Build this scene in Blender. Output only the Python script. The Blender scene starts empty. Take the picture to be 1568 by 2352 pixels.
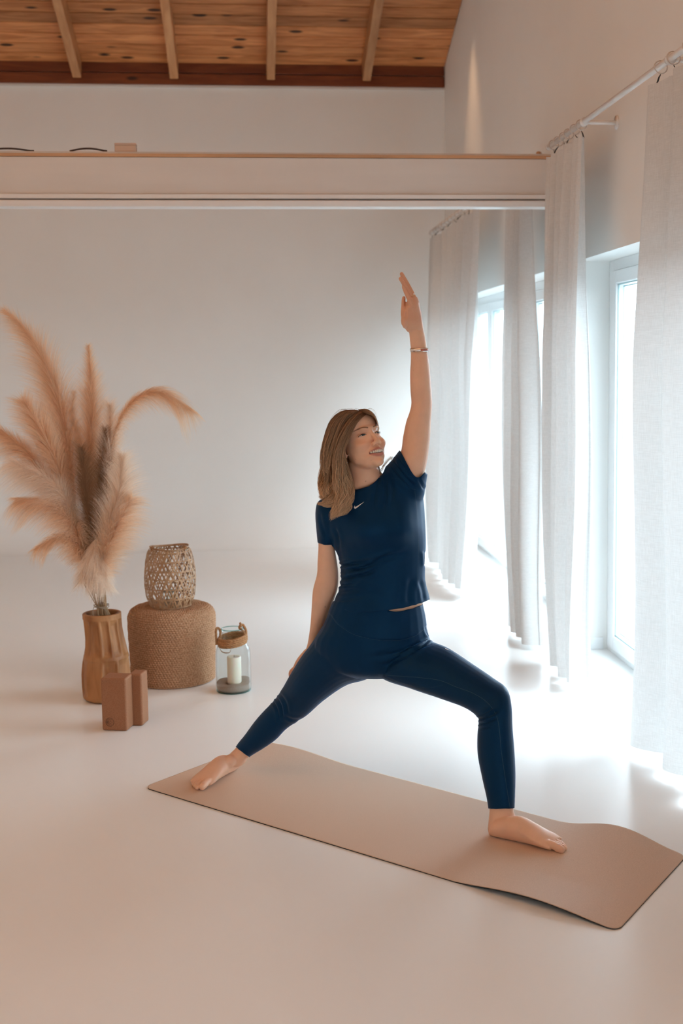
import bpy, bmesh, math, random
import numpy as np
from mathutils import Vector, Matrix
from mathutils.bvhtree import BVHTree
random.seed(7); rng = np.random.default_rng(7)
PI = math.pi; R = math.radians
SC = bpy.context.scene; C = SC.collection

# ------------------------------------------------------------------ camera
H = 1.5012
YAW, PITCH, ROLL = R(5.6912), R(5.7109), R(-0.6863)
F, PX, PY = 2730.27, 851.83, 1107.02
def cam_rows():
    cy, sy = math.cos(YAW), math.sin(YAW)
    fw = np.array([sy*math.cos(PITCH), cy*math.cos(PITCH), -math.sin(PITCH)])
    r = np.array([cy, -sy, 0.]); u = np.cross(r, fw); c, s = math.cos(ROLL), math.sin(ROLL)
    return np.array([c*r+s*u, -s*r+c*u, fw])
CM = cam_rows(); C0 = np.array([0, 0, H])
cam = bpy.data.cameras.new('camera'); co = bpy.data.objects.new('camera', cam); C.objects.link(co)
m = Matrix.Identity(4)
for i in range(3):
    m[i][0], m[i][1], m[i][2], m[i][3] = CM[0][i], CM[1][i], -CM[2][i], C0[i]
co.matrix_world = m
cam.sensor_width = 36; cam.lens = F*36/2352
cam.shift_x = -(PX-784)/2352; cam.shift_y = (PY-1176)/2352
cam.dof.use_dof = True; cam.dof.focus_distance = 4.0; cam.dof.aperture_fstop = 3.5
cam.clip_start = .05
SC.camera = co

# ------------------------------------------------------------------ world, wall lamp, warm fill lights, exposure
SC.view_settings.view_transform = 'Standard'; SC.view_settings.look = 'None'
SC.view_settings.gamma = 1; SC.view_settings.use_curve_mapping = False
SC.view_settings.exposure = 0.0
SC.cycles.max_bounces = 14; SC.cycles.diffuse_bounces = 8; SC.cycles.transparent_max_bounces = 24
SC.cycles.use_denoising = True; SC.cycles.adaptive_threshold = .02
w = bpy.data.worlds.new('overcast_sky'); SC.world = w; w.use_nodes = True
bg = w.node_tree.nodes['Background']; bg.inputs['Color'].default_value = (.76, .91, 1, 1); bg.inputs['Strength'].default_value = 10.5
def area(name, loc, rot, sx, sy, power, col, portal=False, spread=None):
    l = bpy.data.lights.new(name, 'AREA'); l.shape = 'RECTANGLE'; l.size = sx; l.size_y = sy
    l.energy = power; l.color = col
    if portal: l.cycles.is_portal = True
    if spread: l.spread = spread
    o = bpy.data.objects.new(name, l); C.objects.link(o); o.location = loc; o.rotation_euler = rot; return o
XW, XF, XO = 1.65, 1.82, 1.93            # inner wall face, window frame face, outer wall face
OPEN = [(3.5, 5.95), (6.25, 9.75), (-1.7, .9)]  # last opening is unseen, added to light the near floor
for a, b in OPEN:                        # portals: guide the sky's light through the openings
    area('window_portal', (XO+.03, (a+b)/2, 1.0), (0, R(90), 0), 2.0, b-a, 1, (1, 1, 1), portal=True)
WARM = (1, .66, .34)
for i, (x, y, z, p) in enumerate([(-2.9, 3.6, 4.3, 11), (-3.1, 7.0, 3.9, 7), (-3.4, 1.2, 4.2, 2)]):  # added warm fill discs overhead, out of view, without fixtures
    area('warm_fill_light', (x, y, z), (0, 0, 0), .35, .35, p, WARM).data.shape = 'DISK'
l = bpy.data.lights.new('wall_washer_light', 'SPOT'); l.energy = 80; l.color = (1, .60, .32); l.spot_size = R(52); l.spot_blend = .9; l.shadow_soft_size = .03
o = bpy.data.objects.new('wall_washer_light', l); C.objects.link(o); o.location = (1.46, 8.75, 4.33); o.rotation_euler = (0, R(6), 0)

# ------------------------------------------------------------------ pixel <-> world helpers
def ray(x, y): return CM.T @ np.array([(x-PX)/F, -(y-PY)/F, 1])
def at(x, y, Y): d = ray(x, y); return C0+d*Y/d[1]
def fl(x, y, z=0.): d = ray(x, y); return C0+d*(z-H)/d[2]
def proj(P):
    q = (np.asarray(P)-C0) @ CM.T
    return np.stack([PX+F*q[..., 0]/q[..., 2], PY-F*q[..., 1]/q[..., 2]], -1)
FWD = CM[2]

# ------------------------------------------------------------------ materials
def nodes(name):
    mt = bpy.data.materials.new(name); mt.use_nodes = True
    nt = mt.node_tree; return mt, nt, nt.nodes['Principled BSDF']
def L(nt, a, b): nt.links.new(a, b)
def mat(name, col, rough=.6, bump=0, bscale=200, var=0, vscale=5, spec=.5, metal=0, sheen=0, sss=0, col2=None, stretch=(1, 1, 1), detail=3):
    mt, nt, b = nodes(name)
    b.inputs['Base Color'].default_value = (*col, 1); b.inputs['Roughness'].default_value = rough
    b.inputs['Specular IOR Level'].default_value = spec; b.inputs['Metallic'].default_value = metal
    b.inputs['Sheen Weight'].default_value = sheen
    if sss:
        b.inputs['Subsurface Weight'].default_value = sss; b.inputs['Subsurface Radius'].default_value = (.012, .004, .002); b.inputs['Subsurface Scale'].default_value = 1
    tc = nt.nodes.new('ShaderNodeTexCoord'); mp = nt.nodes.new('ShaderNodeMapping'); mp.inputs['Scale'].default_value = stretch
    L(nt, tc.outputs['Object'], mp.inputs['Vector'])
    if var or col2:
        n = nt.nodes.new('ShaderNodeTexNoise'); n.inputs['Scale'].default_value = vscale; n.inputs['Detail'].default_value = detail
        L(nt, mp.outputs[0], n.inputs['Vector'])
        mx = nt.nodes.new('ShaderNodeMix'); mx.data_type = 'RGBA'
        c2 = col2 or tuple(min(1, c*(1-var)) for c in col)
        mx.inputs['A'].default_value = (*col, 1); mx.inputs['B'].default_value = (*c2, 1)
        rp = nt.nodes.new('ShaderNodeMapRange'); rp.inputs[1].default_value = .35; rp.inputs[2].default_value = .65
        L(nt, n.outputs['Fac'], rp.inputs[0]); L(nt, rp.outputs[0], mx.inputs['Factor']); L(nt, mx.outputs['Result'], b.inputs['Base Color'])
    if bump:
        n = nt.nodes.new('ShaderNodeTexNoise'); n.inputs['Scale'].default_value = bscale; n.inputs['Detail'].default_value = 2
        L(nt, mp.outputs[0], n.inputs['Vector']); bp = nt.nodes.new('ShaderNodeBump'); bp.inputs['Strength'].default_value = bump; bp.inputs['Distance'].default_value = .002
        L(nt, n.outputs['Fac'], bp.inputs['Height']); L(nt, bp.outputs[0], b.inputs['Normal'])
    return mt
def glass_mat(name, tint=(1, 1, 1), rough=0, thin=True, refl=.5):
    mt = bpy.data.materials.new(name); mt.use_nodes = True; nt = mt.node_tree; nt.nodes.clear()
    out = nt.nodes.new('ShaderNodeOutputMaterial'); tr = nt.nodes.new('ShaderNodeBsdfTransparent'); tr.inputs[0].default_value = (*tint, 1)
    gl = nt.nodes.new('ShaderNodeBsdfGlossy'); gl.inputs['Roughness'].default_value = rough
    fr = nt.nodes.new('ShaderNodeLayerWeight'); fr.inputs['Blend'].default_value = .5; pw = nt.nodes.new('ShaderNodeMath'); pw.operation = 'POWER'; pw.inputs[1].default_value = 3.5; L(nt, fr.outputs['Facing'], pw.inputs[0])
    mx = nt.nodes.new('ShaderNodeMixShader'); ml = nt.nodes.new('ShaderNodeMath'); ml.operation = 'MULTIPLY'; ml.inputs[1].default_value = refl*1.6
    L(nt, pw.outputs[0], ml.inputs[0]); L(nt, ml.outputs[0], mx.inputs[0]); L(nt, tr.outputs[0], mx.inputs[1]); L(nt, gl.outputs[0], mx.inputs[2]); L(nt, mx.outputs[0], out.inputs[0])
    return mt
M = {}
M['wall'] = mat('white_plaster', (.855, .85, .83), .85, bump=.12, bscale=90, var=.03, vscale=1.2)
M['floor'] = mat('poured_white_floor', (.865, .862, .85), .30, bump=.03, bscale=30, var=.03, vscale=.8, spec=.45)
M['pvc'] = mat('white_window_frame', (.82, .84, .85), .3)
M['gasket'] = mat('glazing_spacer', (.42, .58, .60), .4)
M['beam'] = mat('white_painted_timber', (.70, .655, .62), .6, bump=.2, bscale=12, var=.05, vscale=3, stretch=(.3, 1, 4))
M['beamtrim'] = mat('white_gloss_trim', (.78, .76, .75), .35)
M['rawedge'] = mat('bare_timber_edge', (.62, .36, .20), .6, bump=.2, bscale=30, var=.25, vscale=6, stretch=(.3, 1, 3))
M['rod'] = mat('white_curtain_rod', (.80, .77, .75), .3)
M['ring'] = mat('clear_plastic_ring', (.62, .56, .52), .25)
M['clip'] = mat('dark_metal_clip', (.06, .06, .06), .4, metal=.6)
M['black'] = mat('black_rubber', (.012, .012, .014), .6)
M['cork'] = mat('cork_surface', (.70, .53, .41), .62, bump=.2, bscale=900, col2=(.57, .41, .305), vscale=700, spec=.3)
M['corkblock'] = mat('cork_block_surface', (.36, .165, .085), .7, bump=.35, bscale=350, col2=(.29, .125, .06), vscale=280, spec=.3)
M['ink'] = mat('dark_stamp_ink', (.03, .018, .012), .7)
M['navy'] = mat('navy_stretch_fabric', (.0042, .024, .068), .44, bump=.12, bscale=1400, spec=.30, sheen=.35)
for m_ in ('navy',):
    _b = M[m_].node_tree.nodes['Principled BSDF']; _b.inputs['Sheen Tint'].default_value = (.01, .22, .70, 1); _b.inputs['Sheen Roughness'].default_value = .35; _b.inputs['Specular Tint'].default_value = (.15, .55, 1, 1)
M['navyseam'] = mat('navy_seam_thread', (.010, .050, .10), .55)
M['white'] = mat('white_print', (.85, .82, .80), .5)
M['gold'] = mat('gold_jewellery', (.8, .5, .25), .22, metal=1)
M['silver'] = mat('silver_metal', (.8, .76, .74), .18, metal=1)
M['enamel'] = mat('orange_enamel', (.75, .22, .08), .3, col2=(.35, .16, .22), vscale=300)
M['teeth'] = mat('teeth_enamel', (.82, .76, .68), .25, sss=.1)
M['mouth'] = mat('mouth_inside', (.10, .018, .015), .5)
M['sclera'] = mat('eye_white', (.62, .56, .54), .2)
M['iris'] = mat('grey_blue_iris', (.05, .085, .11), .15)
M['lash'] = mat('dark_lashes', (.02, .011, .008), .6)
M['nail'] = mat('finger_nail', (.80, .50, .38), .45)
M['jute'] = mat('braided_jute', (.56, .335, .20), .85, bump=.5, bscale=260, col2=(.36, .185, .095), vscale=150, spec=.2)
M['bamboo'] = mat('split_bamboo', (.54, .33, .18), .5, col2=(.36, .19, .09), vscale=30, bump=.2, bscale=100)
M['rope'] = mat('sisal_rope', (.50, .27, .13), .8, bump=.5, bscale=400, col2=(.38, .19, .085), vscale=120, spec=.2)
M['cord'] = mat('beige_string', (.35, .26, .18), .8)
M['sand'] = mat('grey_sand', (.44, .35, .29), .95, bump=.8, bscale=700, col2=(.30, .22, .175), vscale=500)
M['wax'] = mat('ivory_candle_wax', (.80, .72, .60), .45, sss=.4)
M['glass'] = glass_mat('jar_glass', (.955, .975, .975), refl=.38)
M['pane'] = glass_mat('window_glass', (.97, .99, 1), refl=.2)
M['glassedge'] = mat('thick_glass_edge', (.12, .26, .25), .1)
M['stem'] = mat('dry_grass_stem', (.50, .30, .15), .6, var=.3, vscale=30)
M['plastic'] = mat('cream_plastic', (.62, .46, .36), .35)
M['cable'] = mat('black_cable', (.05, .03, .022), .5)
M['parq'] = mat('roof_outer', (.3, .2, .15), .8)

def wood(name, c1, c2, knots=True, stretch=(1, 8, 8), rough=.45, seed=0., knot=(.045, .016, .008)):
    mt, nt, b = nodes(name); b.inputs['Roughness'].default_value = rough; b.inputs['Specular IOR Level'].default_value = .35
    oi = nt.nodes.new('ShaderNodeObjectInfo'); tc = nt.nodes.new('ShaderNodeTexCoord'); ad = nt.nodes.new('ShaderNodeVectorMath'); ad.operation = 'ADD'
    cb = nt.nodes.new('ShaderNodeCombineXYZ'); mu = nt.nodes.new('ShaderNodeMath'); mu.operation = 'MULTIPLY'; mu.inputs[1].default_value = 37.
    L(nt, oi.outputs['Random'], mu.inputs[0]); L(nt, mu.outputs[0], cb.inputs[0]); L(nt, mu.outputs[0], cb.inputs[1])
    L(nt, tc.outputs['Object'], ad.inputs[0]); L(nt, cb.outputs[0], ad.inputs[1])
    mp = nt.nodes.new('ShaderNodeMapping'); mp.inputs['Scale'].default_value = stretch; L(nt, ad.outputs[0], mp.inputs[0])
    n = nt.nodes.new('ShaderNodeTexNoise'); n.inputs['Scale'].default_value = 3; n.inputs['Detail'].default_value = 5; n.inputs['Distortion'].default_value = .8; L(nt, mp.outputs[0], n.inputs['Vector'])
    rp = nt.nodes.new('ShaderNodeValToRGB'); rp.color_ramp.elements[0].position = .35; rp.color_ramp.elements[1].position = .66
    rp.color_ramp.elements[0].color = (*c2, 1); rp.color_ramp.elements[1].color = (*c1, 1); L(nt, n.outputs['Fac'], rp.inputs[0])
    # each board its own tone
    hs = nt.nodes.new('ShaderNodeHueSaturation'); mr = nt.nodes.new('ShaderNodeMapRange'); mr.inputs[3].default_value = .68; mr.inputs[4].default_value = 1.22
    L(nt, oi.outputs['Random'], mr.inputs[0]); L(nt, mr.outputs[0], hs.inputs['Value']); L(nt, rp.outputs[0], hs.inputs['Color'])
    last = hs.outputs[0]
    if knots:
        m2 = nt.nodes.new('ShaderNodeMapping'); m2.inputs['Scale'].default_value = (2.6, 7.5, 7.5) if stretch[0] < stretch[1] else (7.5, 2.6, 7.5)
        L(nt, ad.outputs[0], m2.inputs[0])
        v = nt.nodes.new('ShaderNodeTexVoronoi'); v.inputs['Scale'].default_value = 1.0; L(nt, m2.outputs[0], v.inputs['Vector'])
        k = nt.nodes.new('ShaderNodeValToRGB'); k.color_ramp.elements[0].position = .10; k.color_ramp.elements[1].position = .17
        k.color_ramp.elements[0].color = (1, 1, 1, 1); k.color_ramp.elements[1].color = (0, 0, 0, 1); L(nt, v.outputs['Distance'], k.inputs[0])
        th = nt.nodes.new('ShaderNodeMath'); th.operation = 'GREATER_THAN'; th.inputs[1].default_value = .22
        sx = nt.nodes.new('ShaderNodeSeparateColor'); L(nt, v.outputs['Color'], sx.inputs[0]); L(nt, sx.outputs[0], th.inputs[0])
        mm = nt.nodes.new('ShaderNodeMath'); mm.operation = 'MULTIPLY'; L(nt, th.outputs[0], mm.inputs[0]); L(nt, k.outputs[0], mm.inputs[1])
        mx = nt.nodes.new('ShaderNodeMix'); mx.data_type = 'RGBA'; mx.inputs['B'].default_value = (*knot, 1)
        L(nt, mm.outputs[0], mx.inputs['Factor']); L(nt, last, mx.inputs['A']); last = mx.outputs['Result']
    L(nt, last, b.inputs['Base Color'])
    bp = nt.nodes.new('ShaderNodeBump'); bp.inputs['Strength'].default_value = .15; bp.inputs['Distance'].default_value = .003; L(nt, n.outputs['Fac'], bp.inputs['Height']); L(nt, bp.outputs[0], b.inputs['Normal'])
    return mt
M['pine'] = wood('knotty_pine', (.70, .30, .115), (.45, .16, .052))
M['pinedark'] = wood('dark_pine_fascia', (.235, .062, .020), (.16, .036, .012))
M['rafter'] = wood('pine_rafter', (.56, .29, .135), (.44, .20, .08), knots=False, stretch=(8, 1, 8))
M['vase'] = wood('carved_teak', (.47, .225, .09), (.27, .105, .034), knots=False, stretch=(5, 5, 1.2), rough=.5)

def linen(name):
    mt, nt, b = nodes(name); nt.nodes.remove(b); out = nt.nodes['Material Output']
    tc = nt.nodes.new('ShaderNodeTexCoord')
    def wv(scale, st):
        mp = nt.nodes.new('ShaderNodeMapping'); mp.inputs['Scale'].default_value = st; L(nt, tc.outputs['Object'], mp.inputs[0])
        n = nt.nodes.new('ShaderNodeTexNoise'); n.inputs['Scale'].default_value = scale; n.inputs['Detail'].default_value = 3; L(nt, mp.outputs[0], n.inputs['Vector']); return n.outputs['Fac']
    a = wv(130, (4, 4, .2)); c = wv(130, (.2, .2, 4))
    ad = nt.nodes.new('ShaderNodeMath'); ad.operation = 'ADD'; L(nt, a, ad.inputs[0]); L(nt, c, ad.inputs[1])
    mr = nt.nodes.new('ShaderNodeMapRange'); mr.inputs[1].default_value = .75; mr.inputs[2].default_value = 1.25; mr.inputs[3].default_value = 0; mr.inputs[4].default_value = 1; L(nt, ad.outputs[0], mr.inputs[0])
    mx = nt.nodes.new('ShaderNodeMix'); mx.data_type = 'RGBA'; mx.inputs['A'].default_value = (.68, .675, .665, 1); mx.inputs['B'].default_value = (.77, .77, .765, 1); L(nt, mr.outputs[0], mx.inputs['Factor'])
    df = nt.nodes.new('ShaderNodeBsdfDiffuse'); tl = nt.nodes.new('ShaderNodeBsdfTranslucent'); L(nt, mx.outputs['Result'], df.inputs[0]); L(nt, mx.outputs['Result'], tl.inputs[0])
    bp = nt.nodes.new('ShaderNodeBump'); bp.inputs['Strength'].default_value = .3; bp.inputs['Distance'].default_value = .001; L(nt, ad.outputs[0], bp.inputs['Height']); L(nt, bp.outputs[0], df.inputs['Normal'])
    ms = nt.nodes.new('ShaderNodeMixShader'); ms.inputs[0].default_value = .21; L(nt, df.outputs[0], ms.inputs[1]); L(nt, tl.outputs[0], ms.inputs[2])
    tr = nt.nodes.new('ShaderNodeBsdfTransparent'); m2 = nt.nodes.new('ShaderNodeMixShader'); m2.inputs[0].default_value = .003
    L(nt, ms.outputs[0], m2.inputs[1]); L(nt, tr.outputs[0], m2.inputs[2]); L(nt, m2.outputs[0], out.inputs[0]); return mt
M['linen'] = linen('white_linen')

def hairmat(name, root, tip, rough=.5, var=.35, transl=0.):
    mt, nt, b = nodes(name)
    hi = nt.nodes.new('ShaderNodeHairInfo'); mx = nt.nodes.new('ShaderNodeMix'); mx.data_type = 'RGBA'
    mx.inputs['A'].default_value = (*root, 1); mx.inputs['B'].default_value = (*tip, 1); L(nt, hi.outputs['Intercept'], mx.inputs['Factor'])
    hs = nt.nodes.new('ShaderNodeHueSaturation'); mr = nt.nodes.new('ShaderNodeMapRange'); mr.inputs[3].default_value = 1-var; mr.inputs[4].default_value = 1+var
    L(nt, hi.outputs['Random'], mr.inputs[0]); L(nt, mr.outputs[0], hs.inputs['Value']); L(nt, mx.outputs['Result'], hs.inputs['Color']); L(nt, hs.outputs[0], b.inputs['Base Color'])
    b.inputs['Roughness'].default_value = rough; b.inputs['Specular IOR Level'].default_value = .3
    if transl:
        out = nt.nodes['Material Output']; tl = nt.nodes.new('ShaderNodeBsdfTranslucent'); L(nt, hs.outputs[0], tl.inputs[0]); ms = nt.nodes.new('ShaderNodeMixShader'); ms.inputs[0].default_value = transl
        L(nt, b.outputs[0], ms.inputs[1]); L(nt, tl.outputs[0], ms.inputs[2]); L(nt, ms.outputs[0], out.inputs[0])
    return mt
M['hair'] = hairmat('light_brown_hair', (.19, .09, .042), (.62, .42, .26), .36, .45)
M['haircore'] = mat('brown_hair_base', (.13, .06, .028), .6, bump=.5, bscale=90, stretch=(6, 6, 1))

def skinmat():
    mt = mat('skin', (.66, .39, .275), .48, bump=.12, bscale=500, spec=.35, sss=.12)
    nt = mt.node_tree; b = nt.nodes['Principled BSDF']
    at_ = nt.nodes.new('ShaderNodeAttribute'); at_.attribute_name = 'tone'
    n = nt.nodes.new('ShaderNodeTexNoise'); n.inputs['Scale'].default_value = 22; n.inputs['Detail'].default_value = 3
    tc = nt.nodes.new('ShaderNodeTexCoord'); L(nt, tc.outputs['Object'], n.inputs['Vector'])
    hs = nt.nodes.new('ShaderNodeHueSaturation'); mr = nt.nodes.new('ShaderNodeMapRange'); mr.inputs[3].default_value = .9; mr.inputs[4].default_value = 1.1
    L(nt, n.outputs['Fac'], mr.inputs[0]); L(nt, mr.outputs[0], hs.inputs['Value']); L(nt, at_.outputs['Color'], hs.inputs['Color']); L(nt, hs.outputs[0], b.inputs['Base Color'])
    return mt
M['skin'] = skinmat()

# ------------------------------------------------------------------ object helpers
def link(name, me, m=None, parent=None, smooth=False):
    o = bpy.data.objects.new(name, me); C.objects.link(o)
    if m: me.materials.append(m)
    if parent: o.parent = parent; o.matrix_parent_inverse = Matrix.Identity(4)
    if smooth and len(me.polygons): me.polygons.foreach_set('use_smooth', [True]*len(me.polygons))
    return o
def bobj(name, bm, m, parent=None, smooth=False, local=None):
    me = bpy.data.meshes.new(name); bmesh.ops.recalc_face_normals(bm, faces=bm.faces); bm.to_mesh(me); bm.free()
    if local is not None: me.transform(Matrix.Translation(-Vector(local)))
    return link(name, me, m, parent, smooth)
def tag(o, label=None, cat=None, group=None, kind=None):
    if label: o['label'] = label
    if cat: o['category'] = cat
    if group: o['group'] = group
    if kind: o['kind'] = kind
    return o
def thing(name, loc, label, cat, group=None):
    o = bpy.data.objects.new(name, None); o.empty_display_size = .05; C.objects.link(o); o.location = loc; return tag(o, label, cat, group)
def box(bm, a, b, bevel=0, seg=2):
    ms = Matrix.Translation([(a[i]+b[i])/2 for i in range(3)]) @ Matrix.Diagonal([abs(b[i]-a[i]) for i in range(3)]+[1])
    r = bmesh.ops.create_cube(bm, size=1, matrix=ms)
    if bevel:
        es = list({e for v in r['verts'] for e in v.link_edges}); bmesh.ops.bevel(bm, geom=es, offset=bevel, segments=seg, affect='EDGES', profile=.5)
def boxobj(name, a, b, m, parent=None, bevel=0, local=None, seg=2):
    bm = bmesh.new(); box(bm, a, b, bevel, seg); return bobj(name, bm, m, parent, False, local)
def tube(bm, pts, r, seg=8, closed=False, flat=1., up=None):
    P = [Vector(p) for p in pts]; n = len(P); rs = r if hasattr(r, '__len__') else [r]*n; rings = []; ref = None
    for i, p in enumerate(P):
        if closed: t = P[(i+1) % n]-P[i-1]
        else: t = P[min(i+1, n-1)]-P[max(i-1, 0)]
        t.normalize()
        if up is not None: ref = Vector(up)
        elif ref is None: ref = Vector((0, 0, 1)) if abs(t.z) < .9 else Vector((1, 0, 0))
        a = (ref-t*ref.dot(t)).normalized(); bb = t.cross(a)
        if up is None: ref = a
        rings.append([bm.verts.new(p+a*math.cos(2*PI*k/seg)*rs[i]+bb*math.sin(2*PI*k/seg)*rs[i]*flat) for k in range(seg)])
    for i in range(n if closed else n-1):
        A, B = rings[i], rings[(i+1) % n]
        for k in range(seg): bm.faces.new((A[k], A[(k+1) % seg], B[(k+1) % seg], B[k]))
    if not closed: bm.faces.new(rings[0]); bm.faces.new(rings[-1])
def lathe(bm, prof, seg=48, fn=None, c=(0, 0, 0), closed=False):
    rows = []
    for (r, z) in prof:
        row = []
        for k in range(seg):
            a = 2*PI*k/seg; rr, zz = (fn(r, z, a) if fn else (r, z)); row.append(bm.verts.new((c[0]+rr*math.cos(a), c[1]+rr*math.sin(a), c[2]+zz)))
        rows.append(row)
    n = len(rows)
    for i in range(n if closed else n-1):
        A, B = rows[i], rows[(i+1) % n]
        for k in range(seg): bm.faces.new((A[k], A[(k+1) % seg], B[(k+1) % seg], B[k]))
    return rows
def spline(pts, n):
    P = np.array(pts, float); m_ = len(P); d = np.r_[0, np.cumsum(np.linalg.norm(np.diff(P[:, :3], axis=0), axis=1)+1e-9)]; t = np.linspace(0, d[-1], n); out = np.zeros((n, P.shape[1]))
    for j, tt in enumerate(t):
        i = min(max(np.searchsorted(d, tt)-1, 0), m_-2); u = (tt-d[i])/(d[i+1]-d[i])
        p0, p1, p2, p3 = P[max(i-1, 0)], P[i], P[i+1], P[min(i+2, m_-1)]
        out[j] = .5*((2*p1)+(-p0+p2)*u+(2*p0-5*p1+4*p2-p3)*u*u+(-p0+3*p1-3*p2+p3)*u**3)
    return out
def curves(name, P, rad, m, parent=None, taper=1.0, tapers=None):
    """P: (strands, points, 3) -> hair curves"""
    n, k, _ = P.shape; cu = bpy.data.hair_curves.new(name); cu.add_curves([k]*n)
    cu.position_data.foreach_set('vector', P.astype(np.float32).ravel())
    ra = cu.attributes.get('radius') or cu.attributes.new('radius', 'FLOAT', 'POINT')
    t = np.linspace(0, 1, k); pr = tapers if tapers is not None else (1-taper*t*.85)
    rr = (np.asarray(rad).reshape(-1, 1)*np.ones((n, 1)))*pr[None]
    ra.data.foreach_set('value', rr.astype(np.float32).ravel()); cu.materials.append(m)
    o = bpy.data.objects.new(name, cu); C.objects.link(o)
    if parent: o.parent = parent
    return o

# ================================================================== STRUCTURE
XL, Y0, YB = -4.2, -3.2, 10.03
SL = math.tan(R(18.8))
def roofz(y): return 3.93+(YB-y)*SL
tag(boxobj('floor', (XL-.2, Y0-.2, -.12), (XO, YB+.25, 0), M['floor']), kind='structure')
bm = bmesh.new(); box(bm, (XL-.2, YB, 0), (XO, YB+.2, 5)); tag(bobj('wall_back', bm, M['wall']), kind='structure')
CR = .42; bm = bmesh.new(); prev = None                    # rounded floor-to-wall cove of the poured floor
for a in [0]+list(np.linspace(0, PI/2, 24))+[PI/2]:
    y, z = YB-CR+CR*math.sin(a), CR-CR*math.cos(a); cur = (bm.verts.new((XL, y-.0005, z+.0004)), bm.verts.new((XW, y-.0005, z+.0004)))
    if prev and (cur[0].co-prev[0].co).length > 1e-6: bm.faces.new((prev[0], prev[1], cur[1], cur[0]))
    prev = cur
tag(bobj('cove_back', bm, M['wall'], smooth=True), kind='structure')
tag(boxobj('wall_left', (XL-.2, Y0, 0), (XL, YB, 9), M['wall']), kind='structure')
tag(boxobj('wall_front', (XL-.2, Y0-.2, 0), (XO, Y0, 9), M['wall']), kind='structure')
bm = bmesh.new(); ZT = 2.0
ys = [Y0]+[v for ab in sorted(OPEN) for v in ab]+[YB]
box(bm, (XW, Y0, ZT), (XO, YB, 9))
for i in range(0, len(ys), 2): box(bm, (XW, ys[i], 0), (XO, ys[i+1], ZT))
tag(bobj('wall_right', bm, M['wall']), kind='structure')
# ceiling: roof deck + individually built boards, fascia boards and rafters
ceil = bpy.data.objects.new('ceiling', None); C.objects.link(ceil); tag(ceil, kind='structure')
ZR = roofz(3.4)
bm = bmesh.new()
v = [bm.verts.new(p) for p in [(XL-.2, YB+.2, roofz(YB+.2)+.035), (XO, YB+.2, roofz(YB+.2)+.035), (XO, 3.4, ZR+.035), (XL-.2, 3.4, ZR+.035), (XO, Y0-.2, ZR-(3.6-Y0)*SL), (XL-.2, Y0-.2, ZR-(3.6-Y0)*SL)]]
bm.faces.new((v[0], v[1], v[2], v[3])); bmesh.ops.delete(bm, geom=v[4:], context='VERTS')
bmesh.ops.solidify(bm, geom=list(bm.faces), thickness=.05)
bobj('roof_deck', bm, M['pine'], ceil)
bm = bmesh.new(); v = [bm.verts.new(p) for p in [(XL-.2, 3.4, ZR+.035), (XO, 3.4, ZR+.035), (XO, Y0-.2, ZR-(3.6-Y0)*SL), (XL-.2, Y0-.2, ZR-(3.6-Y0)*SL)]]
bm.faces.new(v); bmesh.ops.solidify(bm, geom=list(bm.faces), thickness=.05)
bobj('pale_bounce_slope', bm, mat('pale_bounce_pine', (.60, .39, .26), .7), ceil)                # unseen front slope, made pale so it bounces less orange light
ang = -math.atan(SL); PW = .132; n = 0
pm = {}
for k in range(13):
    s0 = .012+k*PW
    x0 = XL
    cuts = [XL, XW]
    for a, b in zip(cuts[:-1], cuts[1:]):
        bm = bmesh.new(); w_ = PW-.009
        box(bm, (a+.001-(a+b)/2, -w_/2, -.008), (b-.001-(a+b)/2, w_/2, .012), bevel=.005, seg=1)
        o = bobj('plank', bm, M['pine'], ceil)
        yc = YB-(s0+PW/2)*math.cos(ang); o.location = ((a+b)/2, yc, roofz(yc)+.002); o.rotation_euler = (ang, 0, 0)
for k in range(2):                               # dark fascia boards on the wall head
    z0 = 3.765+k*.092
    o = boxobj('fascia_board', (-2.92, -.014, 0), (2.92, .014, .086), M['pinedark'], ceil, bevel=.004, seg=1); o.location = ((XL+XW)/2, YB-.016, z0)
boxobj('shadow_gap_trim', (XL, YB-.022, 3.745), (XW, YB, 3.762), M['beam'], ceil)
for px in (-95, 177, 400, 622, 842):
    p = at(px, 192, YB-.1); Lr = 3.4
    bm = bmesh.new(); box(bm, (-.034, -Lr, -.155), (.034, 0, 0), bevel=.004, seg=1)
    o = bobj('rafter', bm, M['rafter'], ceil); o.location = (p[0], YB-.04, roofz(YB-.04)-.004); o.rotation_euler = (ang, 0, 0)

# tie beam across the room
YBM = 6.02
def zb(py): return at(600, py, YBM)[2]
tb = bpy.data.objects.new('trim_1', None); C.objects.link(tb); tag(tb, 'white painted timber beam spanning the room below the rafters', kind='structure')
boxobj('beam_board', (XL, YBM, zb(446)), (XW, YBM+.10, zb(362)), M['beam'], tb, bevel=.003)
boxobj('bare_wood_edge', (XL, YBM-.004, zb(362)+.001), (XW, YBM+.10, zb(354.5)), M['rawedge'], tb)
boxobj('top_board', (XL, YBM+.012, zb(354.5)+.001), (XW, YBM+.12, zb(349)), M['beam'], tb)
boxobj('lower_moulding', (XL, YBM-.012, zb(457)), (XW, YBM+.1, zb(446)-.001), M['beamtrim'], tb, bevel=.003)
boxobj('shadow_gap', (XL, YBM+.02, zb(461)), (XW, YBM+.08, zb(457)), M['beam'], tb)
boxobj('track_rail', (XL, YBM-.02, zb(476.5)), (XW, YBM+.07, zb(461)), M['beamtrim'], tb, bevel=.004)
ztop = zb(349)
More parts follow.
